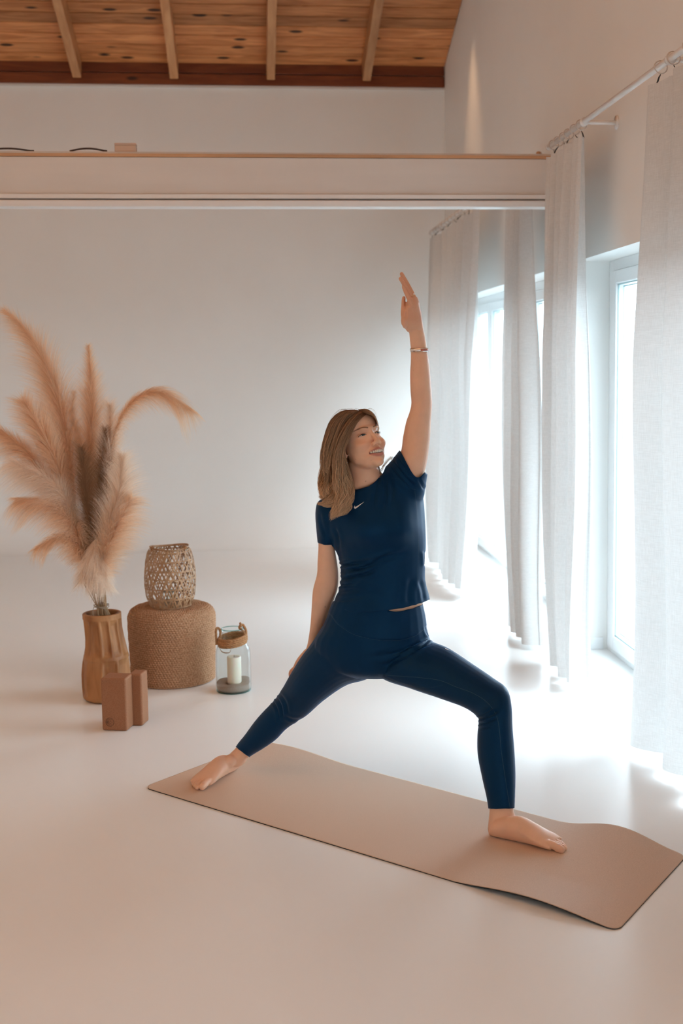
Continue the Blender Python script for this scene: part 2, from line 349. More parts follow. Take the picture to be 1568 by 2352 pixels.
# things lying on the beam
t = thing('junction_box', (at(289, 340, YBM+.05)[0], YBM+.05, ztop), 'small cream plastic box standing on top of the white beam', 'box')
boxobj('body', (-.052, -.03, 0), (.052, .03, .034), M['plastic'], t, bevel=.005)
boxobj('lid', (-.053, -.031, .034), (.053, .031, .043), M['plastic'], t, bevel=.004)
for i, (xa, xb, hh, lb) in enumerate([(-40, 78, 6, 'dark cable humped over the beam top near its left end'), (160, 246, 6, 'short dark cable end lying on the beam just before the cream box')]):
    bm = bmesh.new(); pts = [at(xa+(xb-xa)*u, 347-hh*math.sin(PI*min(1, u*1.05)), YBM+.04) for u in np.linspace(0, 1, 14)]
    for p in pts: p[2] = max(p[2], ztop+.006)
    tube(bm, pts, .0045, 8); tag(bobj('cable', bm, M['cable'], smooth=True), lb, 'cable')
bm = bmesh.new(); p = at(1236, 346, YBM+.04)
bmesh.ops.create_uvsphere(bm, u_segments=16, v_segments=10, radius=.011, matrix=Matrix.Translation((p[0], p[1], ztop+.008)) @ Matrix.Diagonal((1.1, 1.1, .9, 1)))
tag(bobj('wooden_knob', bm, M['rawedge'], smooth=True), 'tiny round wooden knob on the beam top beside the curtain rod', 'knob')

# windows
def window(name, y0, y1, divs):
    wd = bpy.data.objects.new(name, None); C.objects.link(wd); wd.location = (XF, (y0+y1)/2, 0); tag(wd, kind='structure'); lc = wd.location
    def bx(nm, a, b, m, bev=.003): return boxobj(nm, a, b, m, wd, bevel=bev, local=lc)
    z0, z1 = .0, ZT; fw = .075
    bx('frame_post', (XF, y0, z0), (XF+.08, y0+fw, z1), M['pvc']); bx('frame_post', (XF, y1-fw, z0), (XF+.08, y1, z1), M['pvc'])
    bx('frame_head', (XF, y0+fw, z1-.055), (XF+.08, y1-fw, z1), M['pvc']); bx('frame_sill', (XF, y0+fw, z0), (XF+.08, y1-fw, z0+.03), M['pvc'])
    ed = [y0+fw]+divs+[y1-fw]
    for a, b in zip(ed[:-1], ed[1:]):
        a2, b2 = a+.004, b-.004; sw = .085; zs, ze = z0+.034, z1-.058; X0, X1 = XF-.018, XF+.05
        sa = bx('sash', (X0, a2, zs), (X1, a2+sw, ze), M['pvc'], .006)
        bx('sash', (X0, b2-sw, zs), (X1, b2, ze), M['pvc'], .006)
        bx('sash', (X0, a2+sw, ze-.065), (X1, b2-sw, ze), M['pvc'], .006); bx('sash', (X0, a2+sw, zs), (X1, b2-sw, zs+.07), M['pvc'], .006)
        ya, yb, za, zc = a2+sw, b2-sw, zs+.07, ze-.065
        bm = bmesh.new()
        for q, (xx, off) in enumerate(((X0+.012, .0), (X0+.036, .009))):
            for A, B in (((xx, ya+off, za+off), (xx+.006, ya+off+.007, zc-off)), ((xx, yb-off-.007, za+off), (xx+.006, yb-off, zc-off)), ((xx, ya+off, zc-off-.007), (xx+.006, yb-off, zc-off)), ((xx, ya+off, za+off), (xx+.006, yb-off, za+off+.007))): box(bm, A, B)
        bobj('spacer', bm, M['gasket'], wd, local=lc)
        bx('glass_pane', (X0+.03, ya-.01, za-.01), (X0+.034, yb+.01, zc+.01), M['pane'], 0)
    return wd
window('window_1', 3.5, 5.95, [4.72]); window('window_2', 6.25, 9.75, [7.62, 8.92]); window('fill_window', -1.7, .9, [-.4])  # the last one is out of view, put in and sized for its daylight
for i, (a, b) in enumerate([(5.95, 6.25)]):
    tag(boxobj('baseboard_right', (XW-.012, a-.0, 0), (XW, b, .06), M['pvc'], bevel=.003), kind='structure')
tag(boxobj('trim_2', (XW+.0, 5.938, 0), (XF-.02, 5.95, .065), M['pvc'], bevel=.003), kind='structure')
tag(boxobj('ground_outside', (XO, -30, -.25), (40, 40, -.15), mat('grey_gravel_ground', (.17, .18, .18), .9)), kind='structure')

# ================================================================== CURTAINS
RX, RZ = 1.50, 2.56
def rod(name, ya, yb, label, brackets):
    t = thing(name, (RX, (ya+yb)/2, RZ), label, 'curtain rod', 'white curtain rods above the windows'); lc = t.location
    bm = bmesh.new(); tube(bm, [(RX, ya, RZ), (RX, yb, RZ)], .0125, 20); bobj('pole', bm, M['rod'], t, True, lc)
    for e in (ya, yb):
        bm = bmesh.new(); tube(bm, [(RX, e-.012, RZ), (RX, e+.012, RZ)], .0145, 20); bobj('end_cap', bm, M['rod'], t, True, lc)
    for y in brackets:
        bm = bmesh.new(); tube(bm, [(RX, y, RZ-.004), (XW-.004, y, RZ-.004)], .009, 12); tube(bm, [(XW-.006, y, RZ-.004), (XW, y, RZ-.004)], .03, 20); tube(bm, [(RX, y-.012, RZ-.002), (RX, y+.012, RZ-.002)], .019, 20)
        bobj('bracket', bm, M['rod'], t, True, lc)
rod('curtain_rod', 2.2, 5.93, 'nearer white curtain rod over the nearest window', [2.6, 4.20, 5.30])
rod('curtain_rod', 6.14, 9.86, 'farther white curtain rod behind the beam', [6.4, 8.0, 9.6])
def curtain(label, ya, yb, yab, ybb, nf, amp, xb, seed, free='far', zbot=.035, nring=8, skew=0.):
    rg = np.random.default_rng(seed); nu, nv = 44*nf//2+60, 70
    t = thing('curtain', (RX, (ya+yb)/2, 0), label, 'curtain', 'white linen curtains'); lc = np.array(t.location)
    ph = rg.uniform(0, 2*PI, 3); u = np.linspace(0, 1, nu)[:, None]; v_ = np.linspace(0, 1, nv)[None]
    uw = u+.028*np.sin(2*PI*u*1.7+ph[0])+.014*np.sin(2*PI*u*3.1+ph[1]+v_*1.1)
    yy = (ya+(yb-ya)*u)*(1-v_**1.3)+(yab+(ybb-yab)*u)*v_**1.3
    A = amp*(.45+.75*np.minimum(1, v_*2.5))*(1+.25*np.sin(2*PI*u*2.3+ph[2]))
    wv = np.sin(2*PI*nf*uw+ph[0]); fold = np.sign(wv)*np.abs(wv)**.75+.28*np.sin(2*PI*nf*2*uw+ph[1]+1.5*v_)
    drift = .015*np.sin(2.6*v_*PI+ph[2]+3*u)
    xx = RX-.0+(xb-RX)*v_**1.5+A*fold+drift*v_
    yy = yy+amp*.55*np.cos(2*PI*nf*uw+ph[0]+.5)*(.4+.6*v_)+skew*v_*(u-.5)
    zz = (RZ-.052-.008*np.abs(np.sin(PI*nring*u)))*(1-v_)+zbot*v_+0*u
    V = np.stack([xx+0*zz, yy+0*zz, zz], -1).reshape(-1, 3)-lc
    i, j = np.meshgrid(np.arange(nu-1), np.arange(nv-1), indexing='ij'); a = (i*nv+j).ravel()
    me = bpy.data.meshes.new('fabric'); me.from_pydata(V.tolist(), [], np.stack([a, a+nv, a+nv+1, a+1], -1).tolist()); me.update()
    link('fabric', me, M['linen'], t, True)
    P = V.reshape(nu, nv, 3)
    for k in range(nring):
        uu = (k+.5)/nring; iu = int(uu*(nu-1)); p = P[iu, 0]+lc; bm = bmesh.new()
        cc = Vector((RX, p[1], RZ-.006)); tube(bm, [cc+Vector((.024*math.cos(a), .006*math.sin(a*1)+rg.uniform(-.0005, .0005), .024*math.sin(a))) for a in np.linspace(0, 2*PI, 20)[:-1]], .0022, 6, closed=True)
        bobj('ring', bm, M['ring'], t, True, lc)
        bm = bmesh.new(); tube(bm, [cc+Vector((0, 0, -.024)), Vector((p[0]*.5+RX*.5, p[1], RZ-.042)), Vector((p[0], p[1], RZ-.062))], [.0014, .003, .0034], 6)
        bobj('clip', bm, M['clip'], t, True, lc)
curtain('nearest linen curtain, cut off by the right edge of the photo', 2.15, 4.38, 2.3, 4.33, 9, .045, 1.50, 3, nring=16, zbot=.03)
curtain('gathered linen curtain at the free end of the nearer rod', 5.30, 5.90, 5.15, 5.66, 5, .045, 1.48, 5, nring=6, zbot=.03)
curtain('gathered linen curtain just behind the beam, in the middle of the far window', 6.36, 6.86, 5.96, 6.45, 4, .05, 1.44, 11, nring=6, zbot=.03, skew=.05)
curtain('farthest linen curtain, hanging beside the back wall', 7.75, 9.82, 7.25, 8.9, 8, .050, 1.36, 8, nring=14, zbot=.03)

# ================================================================== YOGA MAT
A_, B_, D_ = fl(330, 1810), fl(1418, 2141), fl(600, 1703)
um = (B_-A_)[:2]; Lm = np.linalg.norm(um); um /= Lm; vm = np.array([-um[1], um[0]]); vm = vm if np.dot(vm, (D_-A_)[:2]) > 0 else -vm
Wm = .622; MT = .0042
t = thing('yoga_mat', (*(A_[:2]+um*Lm/2+vm*Wm/2), 0), 'long cork yoga mat with rounded corners under the woman', 'yoga mat'); lc = np.array(t.location)
def matz(s, v):
    """lift of the curled near end"""
    e = max(0, (s-(Lm-.52))/.52)
    z = .020*math.sin(PI*min(1, e))**1.4*max(0, 1-v/.22)**1.3 if e > 0 else 0        # wavy front edge
    e2 = max(0, (s-(Lm-.46))/.46); z += .036*(math.sin(PI*min(1, e2)))**2*max(0, (v-.20)/(Wm-.20))**1.5
    z += .022*max(0, 1-s/.5)*max(0, (v-.42)/.2)*math.sin(PI*min(1, s/.5)) if s < .5 else 0
    return z
nu, nv = 150, 50; rc = .035
C_ = fl(1577, 1967)[:2]
def quad(s, v):
    a, b = s/Lm, v/Wm; return A_[:2]*(1-a)*(1-b)+B_[:2]*a*(1-b)+C_*a*b+(A_[:2]+vm*Wm)*(1-a)*b
def inset(s, v):
    # rounded corners: pull the grid in
    for cs, sg in ((0, 1), (Lm, -1)):
        d = (s-cs)*sg
        for cv, tg in ((0, 1), (Wm, -1)):
            e = (v-cv)*tg
            if d < rc and e < rc:
                k = math.hypot(rc-d, rc-e)
                if k > 1e-9:
                    f_ = max(rc-d, rc-e)/k; s = cs+sg*(rc-(rc-d)*f_); v = cv+tg*(rc-(rc-e)*f_); return s, v
    return s, v
def cgrid(n, Lx): 
    a = np.linspace(0, rc, 8); return np.concatenate([a[:-1], np.linspace(rc, Lx-rc, n), Lx-a[::-1][1:]])
S_, V_ = cgrid(nu, Lm), cgrid(nv, Wm)
for nm, zo, mt_ in (('cork_top', MT, M['cork']), ('rubber_base', 0.0, M['black'])):
    bm = bmesh.new(); T = .0012 if nm == 'cork_top' else MT-.0013
    top = []; bot = []
    for s in S_:
        rt, rb = [], []
        for v in V_:
            s2, v2 = inset(s, v); p = quad(s2, v2); z = matz(s2, v2)+zo
            if nm == 'cork_top': rt.append(bm.verts.new((*p, z))); rb.append(bm.verts.new((*p, z-T)))
            else: rt.append(bm.verts.new((*p, z+T))); rb.append(bm.verts.new((*p, z)))
        top.append(rt); bot.append(rb)
    a, b = len(S_), len(V_)
    for i in range(a-1):
        for j in range(b-1):
            bm.faces.new((top[i][j], top[i+1][j], top[i+1][j+1], top[i][j+1])); bm.faces.new((bot[i][j], bot[i][j+1], bot[i+1][j+1], bot[i+1][j]))
    for i in range(a-1):
        for j in (0, b-1): bm.faces.new((top[i][j], bot[i][j], bot[i+1][j], top[i+1][j]))
    for j in range(b-1):
        for i in (0, a-1): bm.faces.new((top[i][j], top[i][j+1], bot[i][j+1], bot[i][j]))
    bobj(nm, bm, mt_, t, True, lc)

# ================================================================== STILL LIFE ON THE FLOOR
def at_floor(px, py, back=0.): p = fl(px, py); d = p[:2]/np.linalg.norm(p[:2]); return np.array([p[0]+d[0]*back, p[1]+d[1]*back, 0])
def scale_at(p): return (np.asarray(p)-C0) @ FWD/F          # metres per pixel at a point
# --- carved wooden vase
pv = at_floor(243, 1616, .085); s = scale_at(pv+np.array([0, 0, .2]))
zv = lambda py: max(0, (at(243, py, pv[1])[2]))
prof = [(1612, 196, 300), (1600, 192.5, 302), (1575, 190.5, 303), (1545, 190, 303), (1520, 193, 301.5), (1500, 197, 297), (1485, 200, 294), (1465, 201, 290), (1440, 200, 286), (1415, 198, 285), (1408, 198, 285)]
prof = sorted([(zv(a), (c-b)/2*s, (c+b)/2) for a, b, c in prof])
zs = [p[0] for p in prof]; zs[0] = 0; rs = [p[1] for p in prof]; cxs = [(p[2]-243)*s for p in prof]
rs[0] *= .80; prof0 = rs[0]
ztopv = zs[-1]; zz = np.linspace(0, ztopv, 130); rr = np.interp(zz, zs, rs); kk = np.hanning(9); kk /= kk.sum(); rr = np.convolve(np.pad(rr, 4, mode='edge'), kk, 'valid'); cxz = np.convolve(np.pad(np.interp(zz, zs, cxs), 4, mode='edge'), kk, 'valid')
zz[0] = 0
def flute(z, a):
    u = z/ztopv; d = 0
    def groove(n, ph, lo, hi, dep, wd):
        k = ((a*n/(2*PI)+ph) % 1)-.5; e = max(0, min(1, (u-lo)/.06))*max(0, min(1, (hi-u)/.06))
        c_ = max(0, 1-(abs(k)/wd)**4); return dep*c_**.6*e**.6
    d += groove(12, .15, .53, .945, .0100, .40)
    d += groove(9, .35, .07, .49, .0095, .44)
    return d
bm = bmesh.new(); seg = 200; rows = []
outer = [(r, z, cx) for r, z, cx in zip(rr, zz, cxz)]
for r, z, cx in outer:
    rows.append([bm.verts.new(((r-flute(z, 2*PI*k/seg)+.0015*math.sin(3*2*PI*k/seg+z*9))*math.cos(2*PI*k/seg)+cx, (r-flute(z, 2*PI*k/seg))*math.sin(2*PI*k/seg), z)) for k in range(seg)])
rt, ct = rr[-1], cxz[-1]
for dr, dz in ((-.0015, .002), (-.004, .003), (-.013, .003), (-.0155, .001), (-.0165, -.004), (-.017, -.16), (-.04, -.20)):
    rows.append([bm.verts.new(((rt+dr)*math.cos(2*PI*k/seg)+ct, (rt+dr)*math.sin(2*PI*k/seg), ztopv+dz)) for k in range(seg)])
for A, B in zip(rows[:-1], rows[1:]):
    for k in range(seg): bm.faces.new((A[k], A[(k+1) % seg], B[(k+1) % seg], B[k]))
bm.faces.new(rows[0]); bm.faces.new(rows[-1])
vase = bobj('vase', bm, M['vase'], None, True); vase.location = pv; tag(vase, 'tall carved wooden vase with fluted sides holding the dried grasses', 'vase')

# --- pampas grass
M['plume'] = hairmat('pampas_plume', (.86, .60, .38), (.95, .77, .59), .7, .2, .45)
M['plumelight'] = hairmat('pampas_plume_pale', (.90, .74, .59), (.96, .87, .77), .7, .18, .45)
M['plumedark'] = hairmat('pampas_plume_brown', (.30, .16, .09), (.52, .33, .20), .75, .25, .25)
def P3(px, py, dy=0.): return at(px, py, pv[1]+dy)
def plume(label, path, w, n, mt, droop=.35, side=0., rad=.00042, lenf=1., flat=.8, first=None):
    """path: pixels from plume base to tip with depth offset; w: half width (m) along path"""
    n = int(n*1.5); rg = np.random.default_rng(sum(map(ord, label)))
    neck = P3(rg.uniform(226, 254), 1412, rg.uniform(-.02, .02))
    pts = np.array([P3(*q) for q in path]); full = spline(np.vstack([[neck-np.array([0, 0, .10]), neck], pts]), 60)
    base = Vector((float(pv[0]+ct), float(pv[1]), float(ztopv-.1)))
    t = thing('pampas_stem', base, label, 'pampas grass', 'pampas grass stems in the carved vase')
    t['kind'] = 'thing'; bm = bmesh.new(); tube(bm, [Vector(p)-base for p in full], list(np.linspace(.0026, .0007, 60)), 6); bobj('stem', bm, M['stem'], t, True)
    ax = spline(pts, 80); T = np.gradient(ax, axis=0); T /= np.linalg.norm(T, axis=1)[:, None]
    u = rg.beta(1.05, 1.25, n); idx = (u*78).astype(int); fr = u*78-idx
    p0 = ax[idx]*(1-fr[:, None])+ax[idx+1]*fr[:, None]; tt = T[idx]
    rnd = rg.normal(size=(n, 3)); rnd[:, 1] *= flat; rnd -= tt*(rnd*tt).sum(1)[:, None]; rnd /= np.linalg.norm(rnd, axis=1)[:, None]
    env = np.interp(u, np.linspace(0, 1, len(w)), w)*rg.uniform(.55, 1.15, n)*lenf*1.45
    g = np.array([0, 0, -1.]); K = 7; out = np.zeros((n, K, 3))
    # hairs come off in small branchlets: neighbours share a direction
    nb = max(20, n//16); bd = rg.normal(size=(nb, 3)); bi = (u*nb).astype(int) % nb; bi = (bi+rg.integers(0, 5, n)*7) % nb
    bdir = bd[bi]; bdir[:, 1] *= flat; bdir -= tt*(bdir*tt).sum(1)[:, None]; bdir /= np.linalg.norm(bdir, axis=1)[:, None]
    dr = .62*bdir+.38*rnd; dr += np.array([side, 0, 0])*abs(side); dr /= np.linalg.norm(dr, axis=1)[:, None]
    Lh = env*1.9
    for k in range(K):
        s_ = k/(K-1)
        out[:, k] = p0+tt*(Lh*(1.05*s_-.15*s_*s_))[:, None]+dr*(env*(.75*s_+.45*s_**1.6))[:, None]+g*(Lh*droop*s_**2.2)[:, None]+rg.normal(size=(n, 3))*.0011*s_
    out -= np.array(base)
    curves('plume', out, np.full(n, rad), mt, t, 1.)
plume('tall pampas plume sweeping up to the left, cut off near the photo edge', [(168, 1210, .02), (160, 1080, .05), (148, 980, .07), (122, 880, .08), (75, 780, .08), (10, 712, .08)], [.03, .075, .085, .08, .05, .015], 4200, M['plume'], .25, -.55)
plume('upright pointed pampas plume in the middle of the bunch', [(206, 1180, .04), (206, 1060, .05), (212, 960, .05), (208, 880, .05), (203, 792, .05)], [.045, .055, .055, .035, .008], 3600, M['plume'], .08)
plume('pampas plume arching over to the right like a hook', [(255, 1080, .0), (262, 1010, 0), (280, 955, 0), (315, 915, 0), (370, 902, 0), (438, 945, 0)], [.02, .022, .028, .042, .045, .02], 2300, M['plume'], .75, .3)
plume('orange tinted pampas plume leaning left below the tallest one', [(165, 1180, -.03), (135, 1080, -.05), (100, 1000, -.06), (55, 925, -.06)], [.03, .05, .06, .03], 3400, M['plume'], .15)
plume('low pampas plume bending out to the left edge of the photo', [(150, 1180, -.03), (110, 1110, -.05), (60, 1040, -.05), (-15, 985, -.05)], [.03, .05, .055, .03], 3000, M['plume'], .45)
plume('feathery pampas plume spreading left at half height of the bunch', [(185, 1230, -.05), (150, 1150, -.09), (100, 1100, -.10), (30, 1065, -.10)], [.04, .06, .06, .035], 3000, M['plumelight'], .5)
plume('drooping pampas plume at the lower left of the bunch', [(200, 1300, -.06), (170, 1215, -.1), (120, 1165, -.12), (40, 1150, -.12)], [.04, .06, .055, .025], 2900, M['plume'], .65)
plume('lowest pampas plume hanging left above the vase', [(206, 1340, -.05), (185, 1270, -.09), (140, 1235, -.11), (80, 1262, -.11)], [.03, .045, .035, .015], 1700, M['plume'], .7)
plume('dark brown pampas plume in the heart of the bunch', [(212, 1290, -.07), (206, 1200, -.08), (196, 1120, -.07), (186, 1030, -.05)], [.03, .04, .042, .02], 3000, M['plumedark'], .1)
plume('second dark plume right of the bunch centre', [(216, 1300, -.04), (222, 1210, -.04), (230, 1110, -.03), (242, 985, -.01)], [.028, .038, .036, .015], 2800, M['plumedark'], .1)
plume('pale pampas plume rising at the right side of the bunch', [(228, 1270, .0), (240, 1170, .0), (252, 1060, .0), (252, 930, .01)], [.03, .05, .05, .02], 3000, M['plumelight'], .12)
plume('pale pampas plume spreading right at mid height', [(222, 1310, -.08), (248, 1220, -.1), (272, 1140, -.1), (282, 1050, -.1)], [.04, .07, .062, .025], 3600, M['plumelight'], .25)
plume('wispy pampas plume leaning right over the jute pouf', [(224, 1340, -.09), (245, 1270, -.11), (270, 1210, -.12), (302, 1150, -.12)], [.04, .065, .06, .03], 2800, M['plume'], .4)
plume('fluffy whitish plume hanging just above the tied stems', [(214, 1255, -.10), (220, 1280, -.11), (226, 1310, -.11), (238, 1340, -.10)], [.032, .040, .036, .016], 2400, M['plumelight'], .35)
plume('short curled pale plume left of the tied stems', [(232, 1225, -.10), (214, 1270, -.12), (203, 1300, -.12), (194, 1325, -.12)], [.03, .035, .03, .025], 1300, M['plumelight'], .4)
plume('thin pale plume peeking out behind the upright one', [(196, 1100, .08), (182, 1010, .08), (166, 950, .08), (170, 900, .08)], [.02, .03, .03, .01], 1300, M['plumelight'], .25)
# extra bare stems under the string and the string itself
base = np.array([pv[0]+ct, pv[1], ztopv])
t = thing('stem_bundle', base-np.array([0, 0, .12]), 'tight bundle of bare straw stems standing in the vase mouth', 'dried stems')
for k in range(22):
    a = rng.uniform(0, 2*PI); r_ = .026*math.sqrt(rng.uniform(.1, 1)); p = np.array([r_*math.cos(a), r_*math.sin(a), 0]); sp = rng.uniform(.9, 1.5)
    bm = bmesh.new(); tube(bm, [Vector(p*.8+[0.02, 0, 0]), Vector(p+[0, 0, .12]), Vector(p*.9+[-.004, 0, .155]), Vector(p*sp*1.5+[-.022+rng.normal()*.012, 0, .26])], .0022, 6); bobj('stem', bm, M['stem'], t, True)
t2 = base+np.array([-.002, 0, .030]); bm = bmesh.new()
for q in range(2): tube(bm, [Vector((t2[0]+.0335*math.cos(a), t2[1]+.0335*math.sin(a), t2[2]+.006*q+.003*math.sin(2*a+q))) for a in np.linspace(0, 2*PI, 30)[:-1]], .0019, 6, closed=True)
f_ = lambda px, py: Vector(at(px, py, pv[1]-.036))
lp = spline([f_(232, 1396), f_(222, 1393), f_(216, 1395), f_(213, 1405), f_(215, 1420)], 20); tube(bm, [Vector(p) for p in lp], .0012, 6)
lp = spline([f_(236, 1398), f_(243, 1403), f_(246, 1412), f_(247, 1421)], 16); tube(bm, [Vector(p) for p in lp], .0012, 6)
tag(bobj('string', bm, M['cord'], None, True), 'thin string tied round the grass stems above the vase', 'string')

# --- jute pouf
pp = at_floor(399, 1583, .195); s = scale_at(pp+np.array([0, 0, .2]))
RP = .196; zp = at(399, 1396, pp[1])[2]; HP = at(399, 1410, pp[1]-RP*.9)[2]
NR = 34; seg = 660; rows = []; bm = bmesh.new()
pr = []
for q in np.linspace(0, 1, NR*6+1):                     # side + rounded shoulder + flat top
    z = HP*q
    pr.append((z, q))
rc_ = .048
prof2 = []
Ls = HP-rc_; La = rc_*PI/2; Lt = RP-rc_-.0
tot = .02+Ls+La+Lt; npt = int(tot/(HP/NR)*6)
for k in range(npt):
    l_ = k/(npt-1)*tot
    if l_ < .02: r, z, nx, nz = RP-.012+.012*math.sin(l_/.02*PI/2), max(0, .006*(1-math.cos(l_/.02*PI/2))), 1, 0
    elif l_ < .02+Ls: zq = l_-.02; r, z, nx, nz = RP-.004*math.cos(zq/Ls*PI*1.0)+.003, .006+zq*(Ls-.006)/Ls, 1, 0
    elif l_ < .02+Ls+La: a = (l_-.02-Ls)/rc_; r, z, nx, nz = RP-rc_+rc_*math.cos(a)+.007, HP-rc_+rc_*math.sin(a), math.cos(a), math.sin(a)
    else: r, z, nx, nz = max(.001, RP-rc_-(l_-.02-Ls-La)+.007), HP+.004*math.sin((l_-.02-Ls-La)/Lt*PI), 0, 1
    prof2.append((r, z, nx, nz, l_))
pitch = HP/NR
V, ph = [], np.linspace(0, 2*PI, seg, endpoint=False)
for r, z, nx, nz, l_ in prof2:
    rowf = l_/pitch+ph/(2*PI)*1.0; rid = np.floor(rowf); w_ = rowf-rid
    rope_ = np.sqrt(np.maximum(0, 1-(2*w_-1)**2))
    nbr = 92; br = np.sin(ph*nbr+rid*2.4+(w_-.5)*3.2*np.where(w_ > .5, 1, -1))
    d = .0052*rope_+.0018*br*rope_+.0008*np.sin(ph*13+rid*5)
    V.append(np.stack([(r+d*nx)*np.cos(ph), (r+d*nx)*np.sin(ph), np.maximum(.0, z+d*nz)+0*ph], -1))
V = np.array(V); n1 = len(V); i, j = np.meshgrid(np.arange(n1-1), np.arange(seg), indexing='ij'); a = i*seg+j; b = i*seg+(j+1) % seg
fc = np.stack([a, b, b+seg, a+seg], -1).reshape(-1, 4)
me = bpy.data.meshes.new('pouf'); me.from_pydata(V.reshape(-1, 3).tolist(), [], fc.tolist()); me.update()
o = link('pouf', me, M['jute'], None, True); o.location = pp; tag(o, 'round braided jute pouf carrying the bamboo lantern', 'pouf')
HPT = HP+.0045+.004

# --- bamboo lantern on the pouf
pl = np.array([*(at(392, 1380, pp[1]-.03)[:2]), HPT]); s = scale_at(pl+np.array([0, 0, .1]))
zt = at(392, 1256, pl[1])[2]-HPT; Hl = zt
lr = lambda u: s*np.interp(u, [0, .04, .18, .40, .60, .80, .93, 1], [44, 48, 55, 58.5, 57.5, 54, 49, 43])
t = thing('bamboo_lantern', pl, 'open woven bamboo lantern standing on the jute pouf', 'lantern')
def strip(bm, fn, n, w_, th=.0006):
    """flat ribbon following fn(t)->(angle,u), wide w_, on the lantern's surface"""
    P = []
    for k in range(n):
        a, u, dr = fn(k/(n-1)); r_ = lr(u)+dr; P.append(Vector((r_*math.cos(a), r_*math.sin(a), u*Hl)))
    vs = []
    for k in range(n):
        T = (P[min(k+1, n-1)]-P[max(k-1, 0)]).normalized(); N = Vector((P[k].x, P[k].y, 0)).normalized(); S = T.cross(N).normalized()
        vs.append([bm.verts.new(P[k]+S*w_*.5*x+N*th*y) for x, y in ((-1, -1), (1, -1), (1, 1), (-1, 1))])
    for A, B in zip(vs[:-1], vs[1:]):
        for k in range(4): bm.faces.new((A[k], A[(k+1) % 4], B[(k+1) % 4], B[k]))
rl = np.random.default_rng(4)
NS = 33
for dirn, nm in ((1, 'diagonal_strip'), (-1, 'diagonal_strip')):
    for k in range(NS):
        a0 = 2*PI*k/NS+rl.normal()*.035; tw = dirn*(1.05+rl.normal()*.05); bm = bmesh.new(); ph_ = rl.uniform(0, 6)
        strip(bm, lambda q: (a0+tw*q+.03*math.sin(6*q+ph_), .01+.965*q, .0012*dirn*math.sin(q*22+k*PI)), 26, .0060+rl.uniform(-.001, .001)); bobj(nm, bm, M['bamboo'], t)
for u0 in (.03, .17, .33, .5, .64, .80, .93):
    bm = bmesh.new(); strip(bm, lambda q: (2*PI*q, u0+.012*math.sin(2*PI*q+u0*9), .0016*math.sin(q*2*PI*15)), 70, .0062); bobj('hoop_strip', bm, M['bamboo'], t)
bm = bmesh.new()
for q in range(3): tube(bm, [Vector(((lr(1)+.001*q)*math.cos(a), (lr(1)+.001*q)*math.sin(a), Hl*(.985+.010*q)+.005*math.sin(a*2+1))) for a in np.linspace(0, 2*PI, 50)[:-1]], .0022, 6, closed=True)
bobj('rim', bm, M['bamboo'], t, True)
bm = bmesh.new(); lathe(bm, [(.001, .002), (lr(0), .002), (lr(0), .007), (.001, .007)], 40); bobj('base_disc', bm, M['bamboo'], t)
for aa in (R(212), R(-32)):                             # frayed knots on the rim
    rk = lr(1); c_ = Vector((rk*math.cos(aa), rk*math.sin(aa), Hl*1.0)); nn = 240; d = rl.normal(size=(nn, 3)); d /= np.linalg.norm(d, axis=1)[:, None]; ln = rl.uniform(.006, .016, nn)
    K = np.linspace(0, 1, 4); P = np.array(c_)[None, None]+d[:, None]*ln[:, None, None]*K[None, :, None]; P[:, :, 2] += .004; curves('frayed_knot', P, np.full(nn, .0009), M['rope'] if 'ropeh' not in M else M['ropeh'], t)
    bm = bmesh.new(); bmesh.ops.create_icosphere(bm, subdivisions=3, radius=.0095, matrix=Matrix.Translation(c_)); bobj('knot', bm, M['rope'], t, True)
# glass tealight cup inside it
cup = np.array([pl[0]-.002, pl[1]-.012, HPT+.008]); t = thing('glass_cup', cup, 'small clear glass cup inside the bamboo lantern', 'glass cup')
bm = bmesh.new(); lathe(bm, [(.0005, .0), (.028, .0), (.036, .012), (.037, .05), (.030, .068), (.0285, .068), (.034, .05), (.033, .014), (.0005, .006)], 40); bobj('bowl', bm, M['glass'], t, True)
bm = bmesh.new(); tube(bm, [Vector((.0295*math.cos(a), .0295*math.sin(a), .068)) for a in np.linspace(0, 2*PI, 40)[:-1]], .0014, 6, closed=True); bobj('lip', bm, M['glassedge'], t, True)

